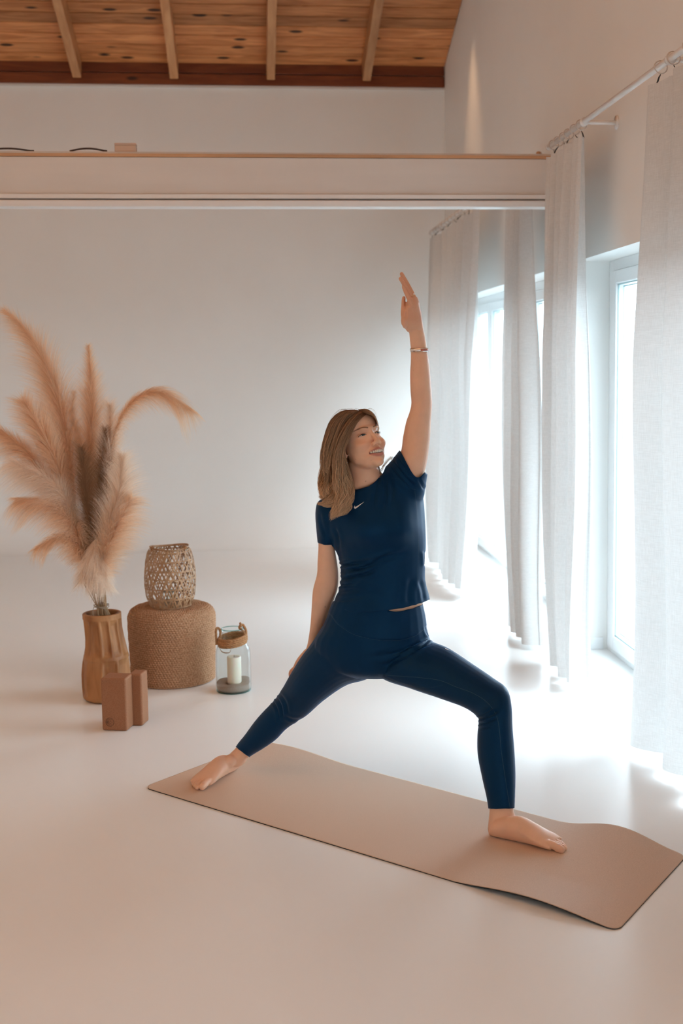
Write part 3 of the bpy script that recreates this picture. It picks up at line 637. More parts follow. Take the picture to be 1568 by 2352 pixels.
# --- cork blocks
def block(name, pfront_l, pfront_r, pbr, py_top, label, emblem=False):
    a, b, c = fl(*pfront_l), fl(*pfront_r), fl(*pbr); u = (b-a)[:2]; W_ = np.linalg.norm(u); u /= W_
    v = np.array([-u[1], u[0]]); v = v if v[1] > 0 else -v; D_ = max(.07, np.dot((c-b)[:2], v)); hz = .222
    t = thing(name, (*(a[:2]+u*W_/2+v*D_/2), 0), label, 'yoga block', 'cork yoga blocks'); t.rotation_euler.z = math.atan2(u[1], u[0])
    boxobj('cork_body', (-W_/2, -D_/2, 0), (W_/2, D_/2, hz), M['corkblock'], t, bevel=.0085, seg=4)
    for p in t.children:
        for q in p.data.polygons: q.use_smooth = False
    if emblem:
        ec = Vector((-W_/2+.0345, -D_/2-.0003, .0365)); bm = bmesh.new()
        def ln(pts, w_=.0007):
            for p, q in zip(pts[:-1], pts[1:]):
                p, q = Vector(p), Vector(q); d = (q-p).normalized(); n_ = Vector((-d.y, d.x))*w_/2; e = d*w_*.3
                bm.faces.new([bm.verts.new(ec+Vector((x.x, 0, x.y))) for x in (p-n_-e, q-n_+e, q+n_+e, p+n_-e)])
        circ = lambda r_, a0=0, a1=2*PI, n_=40: [(r_*math.cos(x), r_*math.sin(x)) for x in np.linspace(a0, a1, n_)]
        ln(circ(.0180), .0010); ln(circ(.0162), .0005)
        for a0 in range(8): 
            x = a0*PI/4+.2; ln([(.0162*math.cos(x), .0162*math.sin(x)), (.0180*math.cos(x), .0180*math.sin(x))], .0005)
        for k, (rot, ln_, wd) in enumerate([(0, .0245, .0052), (32, .0225, .0052), (-32, .0225, .0052), (62, .0185, .0048), (-62, .0185, .0048), (88, .0135, .004), (-88, .0135, .004)]):
            # lotus lying on its side: petals fan out from the left point
            o_ = Vector((-.0125, .0)); cr, sr = math.cos(R(rot)), math.sin(R(rot)); up, dn = [], []
            for q in np.linspace(0, 1, 12):
                x, y = ln_*q, wd*math.sin(PI*q**.85)
                up.append((o_.x+x*cr-y*sr, o_.y+x*sr+y*cr)); dn.append((o_.x+x*cr+y*sr, o_.y+x*sr-y*cr))
            cl = lambda P: [(x, y) if math.hypot(x, y) < .0158 else (x*.0158/math.hypot(x, y), y*.0158/math.hypot(x, y)) for x, y in P]
            ln(cl(up), .0007); ln(cl(dn), .0007)
        me = bpy.data.meshes.new('lotus_emblem'); bm.to_mesh(me); bm.free(); link('lotus_emblem', me, M['ink'], t)['label'] = 'dark round lotus stamp'
block('yoga_block', (234.5, 1678), (292, 1680), (304, 1664), 1555, 'front cork yoga block with a dark lotus stamp', True)
block('yoga_block', (298, 1667), (328, 1668), (343, 1655), 1545, 'rear plain cork yoga block standing half behind the stamped one')

# --- glass jar lantern
pj = at_floor(537, 1597, .085); s = scale_at(pj+np.array([0, 0, .15])); zj = lambda py: max(0., at(537, py, pj[1])[2])
def jr(px0, px1): return (px1-px0)/2*s
t = thing('glass_jar_lantern', pj, 'clear glass bottle jar with rope neck, sand and candle', 'jar lantern')
R1 = 40.5*s
prof_o = [(0.0005, 0), (R1*.86, 0), (R1*.96, .004), (R1, .014), (R1, zj(1560)), (R1*.995, zj(1520)), (R1*.985, zj(1500)), (R1*.93, zj(1488)), (R1*.80, zj(1477)), (R1*.66, zj(1470)), (R1*.60, zj(1464)), (R1*.60, zj(1452)), (R1*.64, zj(1449)), (R1*.655, zj(1446)), (R1*.64, zj(1443.5))]
oo = spline([(a, b, 0) for a, b in prof_o[2:]], 50)[:, :2]; inner = [(a-.0028, b+(.003 if k == 0 else 0)) for k, (a, b) in enumerate(oo)][::-1]
bm = bmesh.new(); lathe(bm, [(.0005, 0), (R1*.86, 0)]+[tuple(x) for x in oo]+[tuple(x) for x in inner]+[(.0005, .007)], 64); bobj('glass_body', bm, M['glass'], t, True)
ge_ = glass_mat('green_glass_edge', (.60, .76, .74), refl=.5)
for nm, r_, z, w_ in (('base_rim', R1*.95, .0035, .0024), ('glass_rim', R1*.62, zj(1443.5), .0026)):
    bm = bmesh.new(); tube(bm, [Vector((r_*math.cos(a), r_*math.sin(a), z)) for a in np.linspace(0, 2*PI, 64)[:-1]], w_, 8, closed=True); bobj(nm, bm, ge_, t, True)
hs = zj(1566)-.0
def sandf(r, z, a): return (r, z+(.008*math.sin(a+.6)+.004*math.sin(3*a)) *(1 if z > .02 else 0))
bm = bmesh.new(); lathe(bm, [(.0005, .0075), (R1*.93-.003, .0075), (R1-.0034, .018), (R1-.0034, hs*1.02)]+[(R1*(1-q)-.0034*(1-q)+.0005*q, hs*1.02+.004*math.sin(q*5)) for q in np.linspace(.02, 1, 14)], 72, sandf); sd = bobj('sand', bm, M['sand'], t, True); sd['kind'] = 'stuff'
cz0, cz1 = hs*.85, zj(1507); bm = bmesh.new(); rcn = 16*s; pr = [(.0005, cz0), (rcn*.99, cz0), (rcn, cz0+.01), (rcn, cz1-.003), (rcn*.95, cz1), (rcn*.7, cz1-.001), (rcn*.3, cz1-.004), (.0005, cz1-.004)]; lathe(bm, pr, 40, c=(.0045, -.004, 0)); cd = bobj('candle', bm, M['wax'], t, True)
bm = bmesh.new(); tube(bm, [(.0045, -.004, cz1-.005), (.0055, -.004, cz1+.006)], .0009, 6); bobj('wick', bm, M['ink'], cd)
def rope(name, pts, r_, parent, turns=1., seg=10, lab=None):
    P = [Vector(p) for p in spline([tuple(p) for p in pts], max(24, int(len(pts)*8)))]; bm = bmesh.new(); n = len(P); acc = 0
    for st in range(3):
        Q = []
        acc = 0; ref = Vector((0, 0, 1))
        for k, p in enumerate(P):
            T = (P[min(k+1, n-1)]-P[max(k-1, 0)]).normalized(); a = ref-T*ref.dot(T); a = a.normalized() if a.length > .05 else Vector((1, 0, 0)); b = T.cross(a)
            if k: acc += (P[k]-P[k-1]).length
            th = acc/(r_*7.0)*2*PI*turns+st*2*PI/3; Q.append(p+(a*math.cos(th)+b*math.sin(th))*r_*.48)
        tube(bm, Q, r_*.60, 7)
    return bobj(name, bm, M['rope'], parent, True)
Rn = R1*.64
zr = [zj(1477), zj(1472), zj(1467), zj(1462)]
for k in range(4):
    rr_ = Rn+.010+.0025*(k in (1, 2)); rope('rope_turn', [(rr_*math.cos(a), rr_*math.sin(a)*1., zr[k]+.0065*math.sin(a+.9)+.003*math.cos(a)) for a in np.linspace(0, 2*PI*1.0, 24)], .0062, t, 1)
def pj3(px, py, dy): q = at(px, py, pj[1]+dy); return q-pj
rope('rope_loop', [pj3(497, 1481, -.01), pj3(496.5, 1466, -.008), pj3(496, 1450, -.004), pj3(498, 1443, 0), pj3(503, 1444, .004), pj3(506, 1452, .002), pj3(505, 1464, -.002)], .0058, t)
rope('rope_loop', [pj3(565, 1462, -.004), pj3(565, 1450, .0), pj3(561, 1440, .004), pj3(557, 1435, .006), pj3(552, 1437, .004), pj3(550, 1442, 0), pj3(557, 1448, -.004), pj3(563, 1458, -.008)], .0058, t)
rope('rope_end', [pj3(553, 1440, .0), pj3(552, 1432, .002), pj3(551, 1430, .002)], .0052, t)
bm = bmesh.new(); yy = -R1*.72
lp = spline([pj3(501, 1482, -.05), pj3(506, 1492, -.066), pj3(510, 1497, -.072), pj3(518, 1499.5, -.076), pj3(527, 1498.5, -.078), pj3(530, 1492, -.074), pj3(534, 1485, -.066), pj3(538, 1478, -.055)], 40)
tube(bm, [Vector(p) for p in lp], [.0012+.0028*math.exp(-((k-17)/7.5)**2) for k in range(40)], 8, flat=.6); bobj('hanging_cord', bm, M['cord'], t, True)

# ================================================================== THE WOMAN
NFW = FWD/np.linalg.norm(FWD)
def PT(px, py, Y): return at(px, py, Y)
def loft(bm, st, seg=28, n=None, ex=2.0):
    """st: (xl,yl,xr,yr,Y,b) silhouette pairs in the photo's frame, depth Y of the section's centre, half thickness b in metres"""
    A = np.array([np.r_[PT(s[0], s[1], s[4]), PT(s[2], s[3], s[4]), s[5]] for s in st])
    A = spline(A, n or len(st)*5)
    rings = []
    for a in A:
        l, r, b = a[:3], a[3:6], a[6]; c = (l+r)/2; S = (r-l)/2; d = NFW-S*np.dot(NFW, S)/np.dot(S, S); d = d/np.linalg.norm(d)*b
        ring = []
        for k in range(seg):
            t = 2*PI*k/seg; ca, sa = math.cos(t), math.sin(t)
            ring.append(bm.verts.new(c+S*np.sign(ca)*abs(ca)**(2/ex)+d*np.sign(sa)*abs(sa)**(2/ex)))
        rings.append(ring)
    for X, Y in zip(rings[:-1], rings[1:]):
        for k in range(seg): bm.faces.new((X[k], X[(k+1) % seg], Y[(k+1) % seg], Y[k]))
    bm.faces.new(rings[0][::-1]); bm.faces.new(rings[-1])
def chain(bm, pts, rs, seg=14, n=None):
    """pts: world points; rs radii or (ra,rb)"""
    A = spline([np.r_[p, r] for p, r in zip(pts, rs)], n or len(pts)*5); P = A[:, :3]; rr = A[:, 3]
    # rounded ends
    t0 = (P[0]-P[1])/np.linalg.norm(P[0]-P[1]); t1 = (P[-1]-P[-2])/np.linalg.norm(P[-1]-P[-2])
    e = [.45, .8, .97]
    P = np.vstack([[P[0]+t0*rr[0]*k for k in e[::-1]], P, [P[-1]+t1*rr[-1]*k for k in e]]); rr = np.r_[[rr[0]*math.sqrt(1-k*k) for k in e[::-1]], rr, [rr[-1]*math.sqrt(1-k*k) for k in e]]
    tube(bm, [Vector(p) for p in P], list(rr), seg)
def ell(bm, c, r, mtx=None, sub=3):
    Mx = Matrix.Translation(Vector(c)) @ (mtx.to_4x4() if mtx else Matrix.Identity(4)) @ Matrix.Diagonal((*r, 1)); bmesh.ops.create_icosphere(bm, subdivisions=sub, radius=1, matrix=Mx)
def remesh(bm, vox, smooth=6, fac=.5):
    bmesh.ops.recalc_face_normals(bm, faces=bm.faces)
    me = bpy.data.meshes.new('tmp'); bm.to_mesh(me); bm.free(); o = bpy.data.objects.new('tmp', me); C.objects.link(o)
    md = o.modifiers.new('r', 'REMESH'); md.mode = 'VOXEL'; md.voxel_size = vox; md.adaptivity = 0
    dg = bpy.context.evaluated_depsgraph_get(); dg.update(); ev = o.evaluated_get(dg); m2 = bpy.data.meshes.new_from_object(ev)
    V = np.zeros(len(m2.vertices)*3, np.float64); m2.vertices.foreach_get('co', V); V = V.reshape(-1, 3)
    E = np.zeros(len(m2.edges)*2, np.int64); m2.edges.foreach_get('vertices', E); E = E.reshape(-1, 2)
    Lp = np.zeros(len(m2.loops), np.int64); m2.loops.foreach_get('vertex_index', Lp); ls = np.zeros(len(m2.polygons), np.int64); m2.polygons.foreach_get('loop_start', ls); lt = np.zeros(len(m2.polygons), np.int64); m2.polygons.foreach_get('loop_total', lt)
    bpy.data.objects.remove(o); bpy.data.meshes.remove(me); bpy.data.meshes.remove(m2)
    if not (lt == 4).all():
        raise RuntimeError('remesh not quads')
    Fq = Lp[ls[:, None]+np.arange(4)[None]]
    V = smoothv(V, E, smooth, fac)
    return V, Fq, E
def smoothv(V, E, it, fac, mask=None):
    n = len(V); deg = np.bincount(E.ravel(), minlength=n)[:, None]
    for k in range(it):
        f = fac if k % 2 == 0 else -fac*1.03              # Taubin: no shrinking
        S = np.stack([np.bincount(E[:, 0], V[E[:, 1], c], n)+np.bincount(E[:, 1], V[E[:, 0], c], n) for c in range(3)], -1)/deg
        d = (S-V)*f
        V = V+(d if mask is None else d*mask)
    return V
def normals(V, Fq):
    a, b, c, d = (V[Fq[:, k]] for k in range(4)); N = np.cross(c-a, d-b); out = np.zeros_like(V)
    for k in range(4):
        for q in range(3): out[:, q] += np.bincount(Fq[:, k], N[:, q], len(V))
    return out/np.maximum(1e-12, np.linalg.norm(out, axis=1))[:, None]
def mesh(name, V, Fq, m, parent, keep=None, org=None, solid=0):
    if keep is not None:
        fk = keep[Fq].all(1); Fq = Fq[fk]; used = np.zeros(len(V), bool); used[Fq] = True; mp = np.cumsum(used)-1; V = V[used]; Fq = mp[Fq]
        ee = np.sort(np.concatenate([Fq[:, [0, 1]], Fq[:, [1, 2]], Fq[:, [2, 3]], Fq[:, [3, 0]]]), axis=1); key, cnt = np.unique(ee[:, 0]*len(V)+ee[:, 1], return_counts=True); kb = key[cnt == 1]; B = np.stack([kb//len(V), kb % len(V)], 1)
        V = V.copy(); ib = np.unique(B)
        for _ in range(14):
            n_ = len(V); dg_ = np.bincount(B.ravel(), minlength=n_)[:, None]; S = np.stack([np.bincount(B[:, 0], V[B[:, 1], c], n_)+np.bincount(B[:, 1], V[B[:, 0], c], n_) for c in range(3)], -1)
            V[ib] = .4*V[ib]+.6*S[ib]/dg_[ib]
        me_ = 0
    me = bpy.data.meshes.new(name); W = V-org if org is not None else V
    me.vertices.add(len(W)); me.vertices.foreach_set('co', W.astype(np.float32).ravel()); me.loops.add(Fq.size); me.loops.foreach_set('vertex_index', Fq.astype(np.int32).ravel())
    me.polygons.add(len(Fq)); me.polygons.foreach_set('loop_start', np.arange(0, Fq.size, 4, dtype=np.int32)); me.update(calc_edges=True); me.validate()
    o = link(name, me, m, parent, True)
    if solid: md = o.modifiers.new('thickness', 'SOLIDIFY'); md.thickness = solid; md.offset = 1
    return o
def bvh(V, Fq): return BVHTree.FromPolygons([Vector(v) for v in V], [tuple(f) for f in Fq.tolist()])
def hit(tree, px, py, off=.0):
    d = Vector(ray(px, py)).normalized(); r = tree.ray_cast(Vector(C0), d)
    return None if r[0] is None else np.array(r[0]+r[1]*off*(1 if r[1].dot(d) < 0 else -1))

ORG = np.array([.38, 4.0, 0.])
woman = thing('person', ORG, 'woman in navy sportswear holding a reverse warrior pose on the mat, one arm raised', 'person')
# ---- head frame
HO = np.array([.362, 4.02, 1.2368]); HS = .985
def rot3(a, b, c):
    Rz = lambda t: np.array([[math.cos(t), -math.sin(t), 0], [math.sin(t), math.cos(t), 0], [0, 0, 1]]); Rx = lambda t: np.array([[1, 0, 0], [0, math.cos(t), -math.sin(t)], [0, math.sin(t), math.cos(t)]])
    Ry = lambda t: np.array([[math.cos(t), 0, math.sin(t)], [0, 1, 0], [-math.sin(t), 0, math.cos(t)]]); return Rz(a)@Rx(b)@Ry(c)
HR = rot3(R(208), R(18), 0)@np.diag([-1, 1, 1.])          # local x: towards the right of the photo, y: out of the face, z: up
_th = R(-6.5); _k = np.array([[0, -NFW[2], NFW[1]], [NFW[2], 0, -NFW[0]], [-NFW[1], NFW[0], 0]]); HR = (np.eye(3)+math.sin(_th)*_k+(1-math.cos(_th))*_k@_k)@HR
def hd(x, y, z): return HO+HR@(np.array([x, y, z])*HS)
def hloc(V): return ((V-HO)@HR)/HS
HM = Matrix(HR.tolist())
# ---- body volume
bm = bmesh.new()
he = lambda c, r, sub=4: ell(bm, hd(*c), [q*HS for q in r], HM, sub)
he((0, -.015, .030), (.073, .092, .085)); he((0, .018, -.020), (.064, .068, .085)); he((0, .040, .045), (.058, .047, .045))
he((0, .040, -.070), (.046, .046, .042)); he((0, .073, -.099), (.020, .018, .017))                    # jaw, chin
he((-.036, .026, -.055), (.024, .036, .034)); he((.036, .026, -.055), (.024, .036, .034)); he((-.030, .050, -.03), (.028, .026, .034)); he((.030, .050, -.03), (.028, .026, .034))
he((0, .080, .021), (.040, .012, .010)); he((0, .068, -.068), (.030, .026, .024))
hc = lambda pts, rs, n=None: chain(bm, [hd(*p) for p in pts], [r*HS for r in rs], 16, n)
hc([(0, .083, .012), (0, .091, -.008), (0, .101, -.026), (0, .106, -.035)], [.008, .0075, .0085, .0095])
he((-.0115, .094, -.040), (.0075, .010, .0075)); he((.0115, .094, -.040), (.0075, .010, .0075))
for sx in (-1, 1):
    he((sx*.031, .0655, .001), (.0145, .0155, .0115), 3)                                              # lid bulge
hc([(-.0325, .074, -.063), (-.020, .0865, -.0590), (-.005, .0925, -.0570), (.005, .0925, -.0570), (.019, .0865, -.0590), (.030, .076, -.064)], [.0022, .0034, .0038, .0038, .0034, .0022])
hc([(-.0325, .073, -.065), (-.019, .0845, -.0775), (0, .089, -.0820), (.018, .0845, -.0775), (.030, .075, -.066)], [.0020, .0036, .0046, .0036, .0020])
hc([(-.045, .05, .026), (-.030, .0745, .0225), (-.015, .0795, .019)], [.005, .006, .005]); hc([(.045, .05, .026), (.030, .0745, .0225), (.015, .0795, .019)], [.005, .006, .005])
for sx in (-1, 1):                                                                                    # ears
    he((sx*.073, -.005, -.018), (.007, .015, .024), 3); he((sx*.070, -.001, -.044), (.0055, .009, .010), 3)
# neck and torso
loft(bm, [(799, 1050, 855, 1066, 4.035, .050), (798, 1078, 868, 1074, 4.03, .050), (803, 1102, 872, 1090, 4.025, .049), (797, 1122, 880, 1100, 4.03, .052), (785, 1135, 893, 1105, 4.04, .055)])
loft(bm, [(780, 1145, 895, 1105, 4.05, .042), (762, 1175, 940, 1120, 4.05, .060), (767, 1205, 957, 1155, 4.05, .075), (775, 1240, 960, 1205, 4.05, .078), (792, 1300, 958, 1290, 4.055, .070), (794, 1340, 957, 1335, 4.06, .070), (783, 1370, 970, 1368, 4.053, .089), (773, 1390, 970, 1388, 4.053, .096), (768, 1410, 968, 1410, 4.06, .093), (765, 1450, 960, 1445, 4.065, .085), (780, 1500, 930, 1500, 4.07, .07)])
# raised arm
ra = [(893, 1085, 955, 1128, 4.02, .056), (908, 1058, 970, 1096, 4.01, .054), (920.5, 1037, 979.5, 1062, 4.0, .050), (925.6, 1003, 986.5, 1010, 4.0, .046), (932.5, 969, 988.8, 972, 4.0, .042), (940.5, 946, 990.5, 946, 4.0, .040), (944.5, 926, 991.8, 923, 4.0, .039), (942.5, 898, 990.2, 898, 4.0, .039), (941.6, 860, 987.5, 860, 4.0, .036), (943.2, 828, 984, 828, 4.0, .031), (943.2, 804, 980.5, 804, 4.0, .027), (941, 779, 976.5, 776, 4.0, .025), (938, 760, 972.3, 757, 4.0, .026), (925, 742, 969.5, 740, 3.995, .030)]
loft(bm, ra)
loft(bm, [(936, 762, 972, 758, 4.0, .024), (924, 745, 970, 742, 3.99, .031), (921, 728, 967, 722, 3.99, .035), (926, 712, 963.5, 706, 3.985, .037), (933, 698, 961.5, 694, 3.985, .037), (936, 686, 957, 684, 3.985, .034)], ex=2.5)
px2 = 4.0/F
fing = [([(946, 702, 3.953), (938.5, 685, 3.950), (931, 670, 3.950), (926, 658, 3.952)], [5.3, 5.2, 4.6, 3.8]),
        ([(952, 698, 3.970), (942, 679, 3.968), (930.5, 658, 3.968), (919.5, 640, 3.970)], [6.2, 6.0, 5.2, 4.3]),
        ([(955, 696, 3.989), (945.5, 674, 3.990), (933, 649, 3.990), (922, 629, 3.990)], [6.3, 6.0, 5.2, 4.3]),
        ([(952, 697, 4.008), (943.5, 677, 4.010), (932, 655, 4.011), (922.5, 637, 4.011)], [6.2, 5.8, 5.1, 4.2])]
for pts, rs in fing: chain(bm, [PT(*p) for p in pts], [r*px2 for r in rs], 14)
chain(bm, [PT(931, 748, 3.985), PT(926.5, 724, 3.985), PT(926.2, 703, 3.99), PT(926.6, 689, 3.995), PT(927.2, 684, 3.997)], [r*px2 for r in (7, 6.4, 5.2, 4.6, 4.0)], 14)
ell(bm, PT(930, 737, 3.975), (.014, .016, .022)); ell(bm, PT(954, 724, 3.972), (.0125, .014, .028))
# lowered arm, its hand behind the rear thigh
loft(bm, [(730, 1160, 768, 1168, 4.06, .045), (728, 1200, 768, 1205, 4.06, .044), (731, 1248, 768, 1252, 4.07, .041), (729, 1290, 774, 1292, 4.08, .040), (727.5, 1320, 777, 1318, 4.09, .039), (718.5, 1355, 775, 1352, 4.10, .040), (715.2, 1400, 760, 1398, 4.13, .036), (711.5, 1445, 746, 1442, 4.17, .031), (704.5, 1485, 731, 1484, 4.21, .025), (697, 1500, 723, 1502, 4.225, .022)])
loft(bm, [(700, 1492, 726, 1494, 4.22, .022), (683, 1512, 715, 1520, 4.245, .020), (674, 1530, 706, 1542, 4.265, .020), (671, 1542, 700, 1555, 4.275, .018)], ex=2.4)
for k, (a, b_) in enumerate([((674, 1538), (667.5, 1556)), ((682, 1546), (675, 1567)), ((690, 1552), (684, 1573)), ((698, 1555), (693, 1573))]):
    p, q = PT(*a, 4.27), PT(*b_, 4.275-.004*k); md_ = (p+q)/2+np.array([-.004, .004, .002]); chain(bm, [p, md_, q], [.0092, .0088, .0072], 14)
chain(bm, [PT(712, 1515, 4.235), PT(716, 1532, 4.235), PT(715, 1548, 4.235)], [.012, .0105, .008], 14)
# legs under the leggings
rearleg = [(740, 1440, 885, 1500, 4.075, .10), (715, 1480, 850, 1552, 4.09, .102), (691, 1512, 795, 1571, 4.12, .092), (667, 1551, 743, 1606, 4.155, .080), (648, 1584, 705, 1640, 4.19, .066), (629, 1611, 674, 1660, 4.22, .057), (604, 1637, 655, 1674, 4.235, .055), (584, 1660, 634, 1696, 4.25, .053), (562, 1690, 606, 1716, 4.265, .045), (548, 1707, 583, 1730, 4.28, .039), (540.5, 1718, 571, 1739, 4.285, .036), (531, 1733, 562, 1753, 4.29, .035)]
frontleg = [(985, 1462, 885, 1500, 4.06, .10), (992, 1474, 872, 1552, 4.02, .102), (1030, 1490, 942, 1580, 3.95, .094), (1088, 1528, 1010, 1603, 3.86, .084), (1135, 1560, 1066, 1624, 3.78, .074), (1163, 1582, 1096, 1646, 3.725, .063), (1173, 1618, 1099.5, 1662, 3.70, .060), (1175.5, 1670, 1097, 1692, 3.685, .058), (1180, 1730, 1098, 1735, 3.67, .056), (1182, 1780, 1107, 1783, 3.65, .049), (1181, 1830, 1118, 1832, 3.625, .041), (1180, 1857, 1122, 1858, 3.615, .038), (1180, 1880, 1124, 1882, 3.605, .038)]
shr = lambda st, k: [(a+(c-a)*k, b+(d-b)*k, c-(c-a)*k, d-(d-b)*k, Y, w_*(1-2*k)) for a, b, c, d, Y, w_ in st]
loft(bm, shr(rearleg, .05)); loft(bm, shr(frontleg, .05))
def foot(bm, heel, toe, ank, side, zb):
    heel, toe = np.array(heel), np.array(toe); u = toe-heel; Lf = np.linalg.norm(u); u = u/Lf; v = np.array([-u[1], u[0]])*side   # v: towards the outer edge
    k = Lf/.240
    def q(s, o, z): return np.array([*(heel+u*s*k+v*o*k), zb+z*k])
    st = [(-.002, .030, .020, .018, .016), (.012, .030, .027, .024, .027), (.035, .030, .029, .026, .034), (.065, .032, .030, .030, .042), (.095, .034, .033, .031, .044), (.125, .037, .037, .026, .038), (.155, .041, .043, .021, .027), (.180, .044, .046, .017, .020), (.198, .046, .043, .012, .014)]
    A = spline(np.array(st), 40); rings = []
    for s, o, wd, hz, cz in A:
        ring = []
        for j in range(24):
            t = 2*PI*j/24; zz = cz+hz*math.sin(t)*(1 if math.sin(t) > 0 else cz/hz); ring.append(bm.verts.new(q(s, o+wd*math.cos(t)*(1-.22*max(0, math.sin(t))), zz)))
        rings.append(ring)
    for X, Y in zip(rings[:-1], rings[1:]):
        for j in range(24): bm.faces.new((X[j], X[(j+1) % 24], Y[(j+1) % 24], Y[j]))
    bm.faces.new(rings[0][::-1]); bm.faces.new(rings[-1])
    for o, s0, s1, r_ in ((.018, .170, .229, .0125), (.0375, .178, .231, .0088), (.052, .175, .222, .0083), (.065, .168, .211, .0078), (.0775, .158, .196, .0078)):
        chain(bm, [q(s0, o, r_+.006), q((s0+s1)/2, o+.001, r_+.0075), q(s1-.010, o, r_+.003), q(s1, o, r_)], [r_*k*x for x in (1, .95, .98, .9)], 14)
    ell(bm, q(.168, .018, .018), (.013*k, .014*k, .013*k))
    loft(bm, ank[:-1]); chain(bm, [ank[-1], q(.098, .031, .036), q(.13, .034, .024)], [.023*k, .020*k, .016*k], 18)
    pass
    return q
MZ = MT+.0008
h1, t1 = fl(1119, 1926, MZ)[:2], fl(1290, 1968, MZ)[:2]
a1 = [(1177, 1840, 1122, 1842, 3.62, .033), (1178, 1857, 1124, 1860, 3.612, .033), (1181, 1868, 1123, 1876, 3.605, .034), (1186, 1880, 1121, 1893, 3.60, .034), (1192, 1893, 1120, 1906, 3.595, .033), (1196, 1905, 1123, 1916, 3.59, .029), PT(1178, 1892, 3.585)]
qf = foot(bm, h1, t1, a1, 1, MZ)
h2, t2_ = fl(556, 1769, MZ)[:2], fl(471, 1820, MZ)[:2]
a2 = [(550, 1707, 579, 1729, 4.283, .031), (542, 1718, 570, 1738, 4.285, .031), (533, 1727, 565, 1748, 4.285, .032), (522, 1737, 557, 1756, 4.283, .031), (513, 1744, 547, 1761, 4.28, .027), PT(527, 1748, 4.255)]
qr = foot(bm, h2, t2_, a2, -1, MZ)
V, Fq, E = remesh(bm, .0023, 12, .55)
V[:, 2] = np.where((V[:, 2] < .06), np.maximum(V[:, 2], MZ), V[:, 2])
pq_ = proj(V); mf = ((pq_[:, 1] > 1735) & (V[:, 2] < .14)).astype(float)*np.clip((V[:, 2]-.022)/.02, 0, 1)
for _ in range(10): V = smoothv(V, E, 1, .5, mf[:, None])
hl = hloc(V)
msk = np.clip((.145-np.linalg.norm(hl-np.array([0, .02, -.02]), axis=1))/.03, 0, 1)          # soften the head, keep nose and lips
keepn = np.exp(-(hl[:, 0]/.022)**2-((hl[:, 2]+.030)/.035)**2)*(hl[:, 1] > .075); msk = msk*(1-.85*keepn)
pre = V.copy(); Vs = V
for _ in range(22): Vs = smoothv(Vs, E, 1, .55, msk[:, None])
V = Vs; hl = hloc(V); yv = HR@np.array([0, 1., 0]); xv = HR@np.array([1., 0, 0]); frm = np.clip((hl[:, 1]-.01)/.03, 0, 1)
g2 = lambda x, z, rx, rz: np.exp(-((hl[:, 0]-x)/rx)**2-((hl[:, 2]-z)/rz)**2)*frm
a_ = 0
for sx in (-1, 1):
    a_ = a_+.0115*g2(sx*.036, -.034, .017, .015)-.0055*g2(sx*.031, .004, .014, .010)+.0035*g2(sx*.031, -.001, .0115, .0065)+.0035*g2(sx*.028, .021, .016, .006)+.004*g2(sx*.030, -.078, .016, .014)
a_ = a_+.0035*g2(0, -.066, .024, .018)+.006*g2(0, -.102, .015, .013)
V = V+yv[None]*np.asarray(a_)[:, None]; hl = hloc(V)
V = V+xv[None]*(np.sign(hl[:, 0])*.004*np.exp(-((np.abs(hl[:, 0])-.052)/.016)**2-((hl[:, 2]+.034)/.02)**2)*frm)[:, None]
hl = hloc(V)
# local relief on the face: mouth corners, nostrils, philtrum, smile folds
NN = normals(V, Fq)
def gs(c, r): return np.exp(-(((hl-np.array(c))/np.array(r))**2).sum(1))
d = np.zeros(len(V))
for sx in (-1, 1):
    d -= .0030*gs((sx*.0075, .096, -.0475), (.0035, .009, .0028)); d -= .0035*gs((sx*.031, .082, -.068), (.005, .012, .005))
    for q in np.linspace(0, 1, 6): d -= .0016*gs((sx*(.018+.016*q), .085-.007*q, -.040-.026*q), (.0035, .012, .0045))
    d -= .0012*gs((sx*.016, .08, .004), (.006, .012, .008))
d -= .0085*gs((0, .085, -.0680), (.023, .012, .0050)); d -= .0012*gs((0, .09, -.052), (.0025, .01, .005)); d -= .0022*gs((0, .083, -.0885), (.014, .01, .0035))
pj_ = proj(V); hm = (pj_[:, 1] < 765) & ((NN@NFW) < .2)
def pline(pts, w_, dep):
    global d
    P_ = spline([(a, b, 0) for a, b in pts], 24)[:, :2]; dm = np.full(len(V), 9e9); ih = np.where(hm)[0]
    dm[ih] = ((pj_[ih, None, :]-P_[None])**2).sum(-1).min(1); d = d-dep*np.exp(-dm/w_**2)
pline([(936, 685), (939, 694), (945, 703), (954, 706)], 1.3, .0016); pline([(933, 700), (940, 702), (946, 708), (950, 716)], 1.2, .0012); pline([(934, 726), (933, 715), (934, 706)], 1.5, .0016); pline([(931, 727), (931, 712), (930.5, 698), (930, 690)], 1.4, .0030)
pline([(938, 757), (950, 756), (965, 759)], 1.2, .0009)
V = V+NN*d[:, None]
hl = hloc(V)
tone = np.tile(np.array([.80, .495, .34]), (len(V), 1))
def paint(mask, col):
    global tone
    tone = tone*(1-mask[:, None])+np.array(col)*mask[:, None]
face = hl[:, 1] > .03
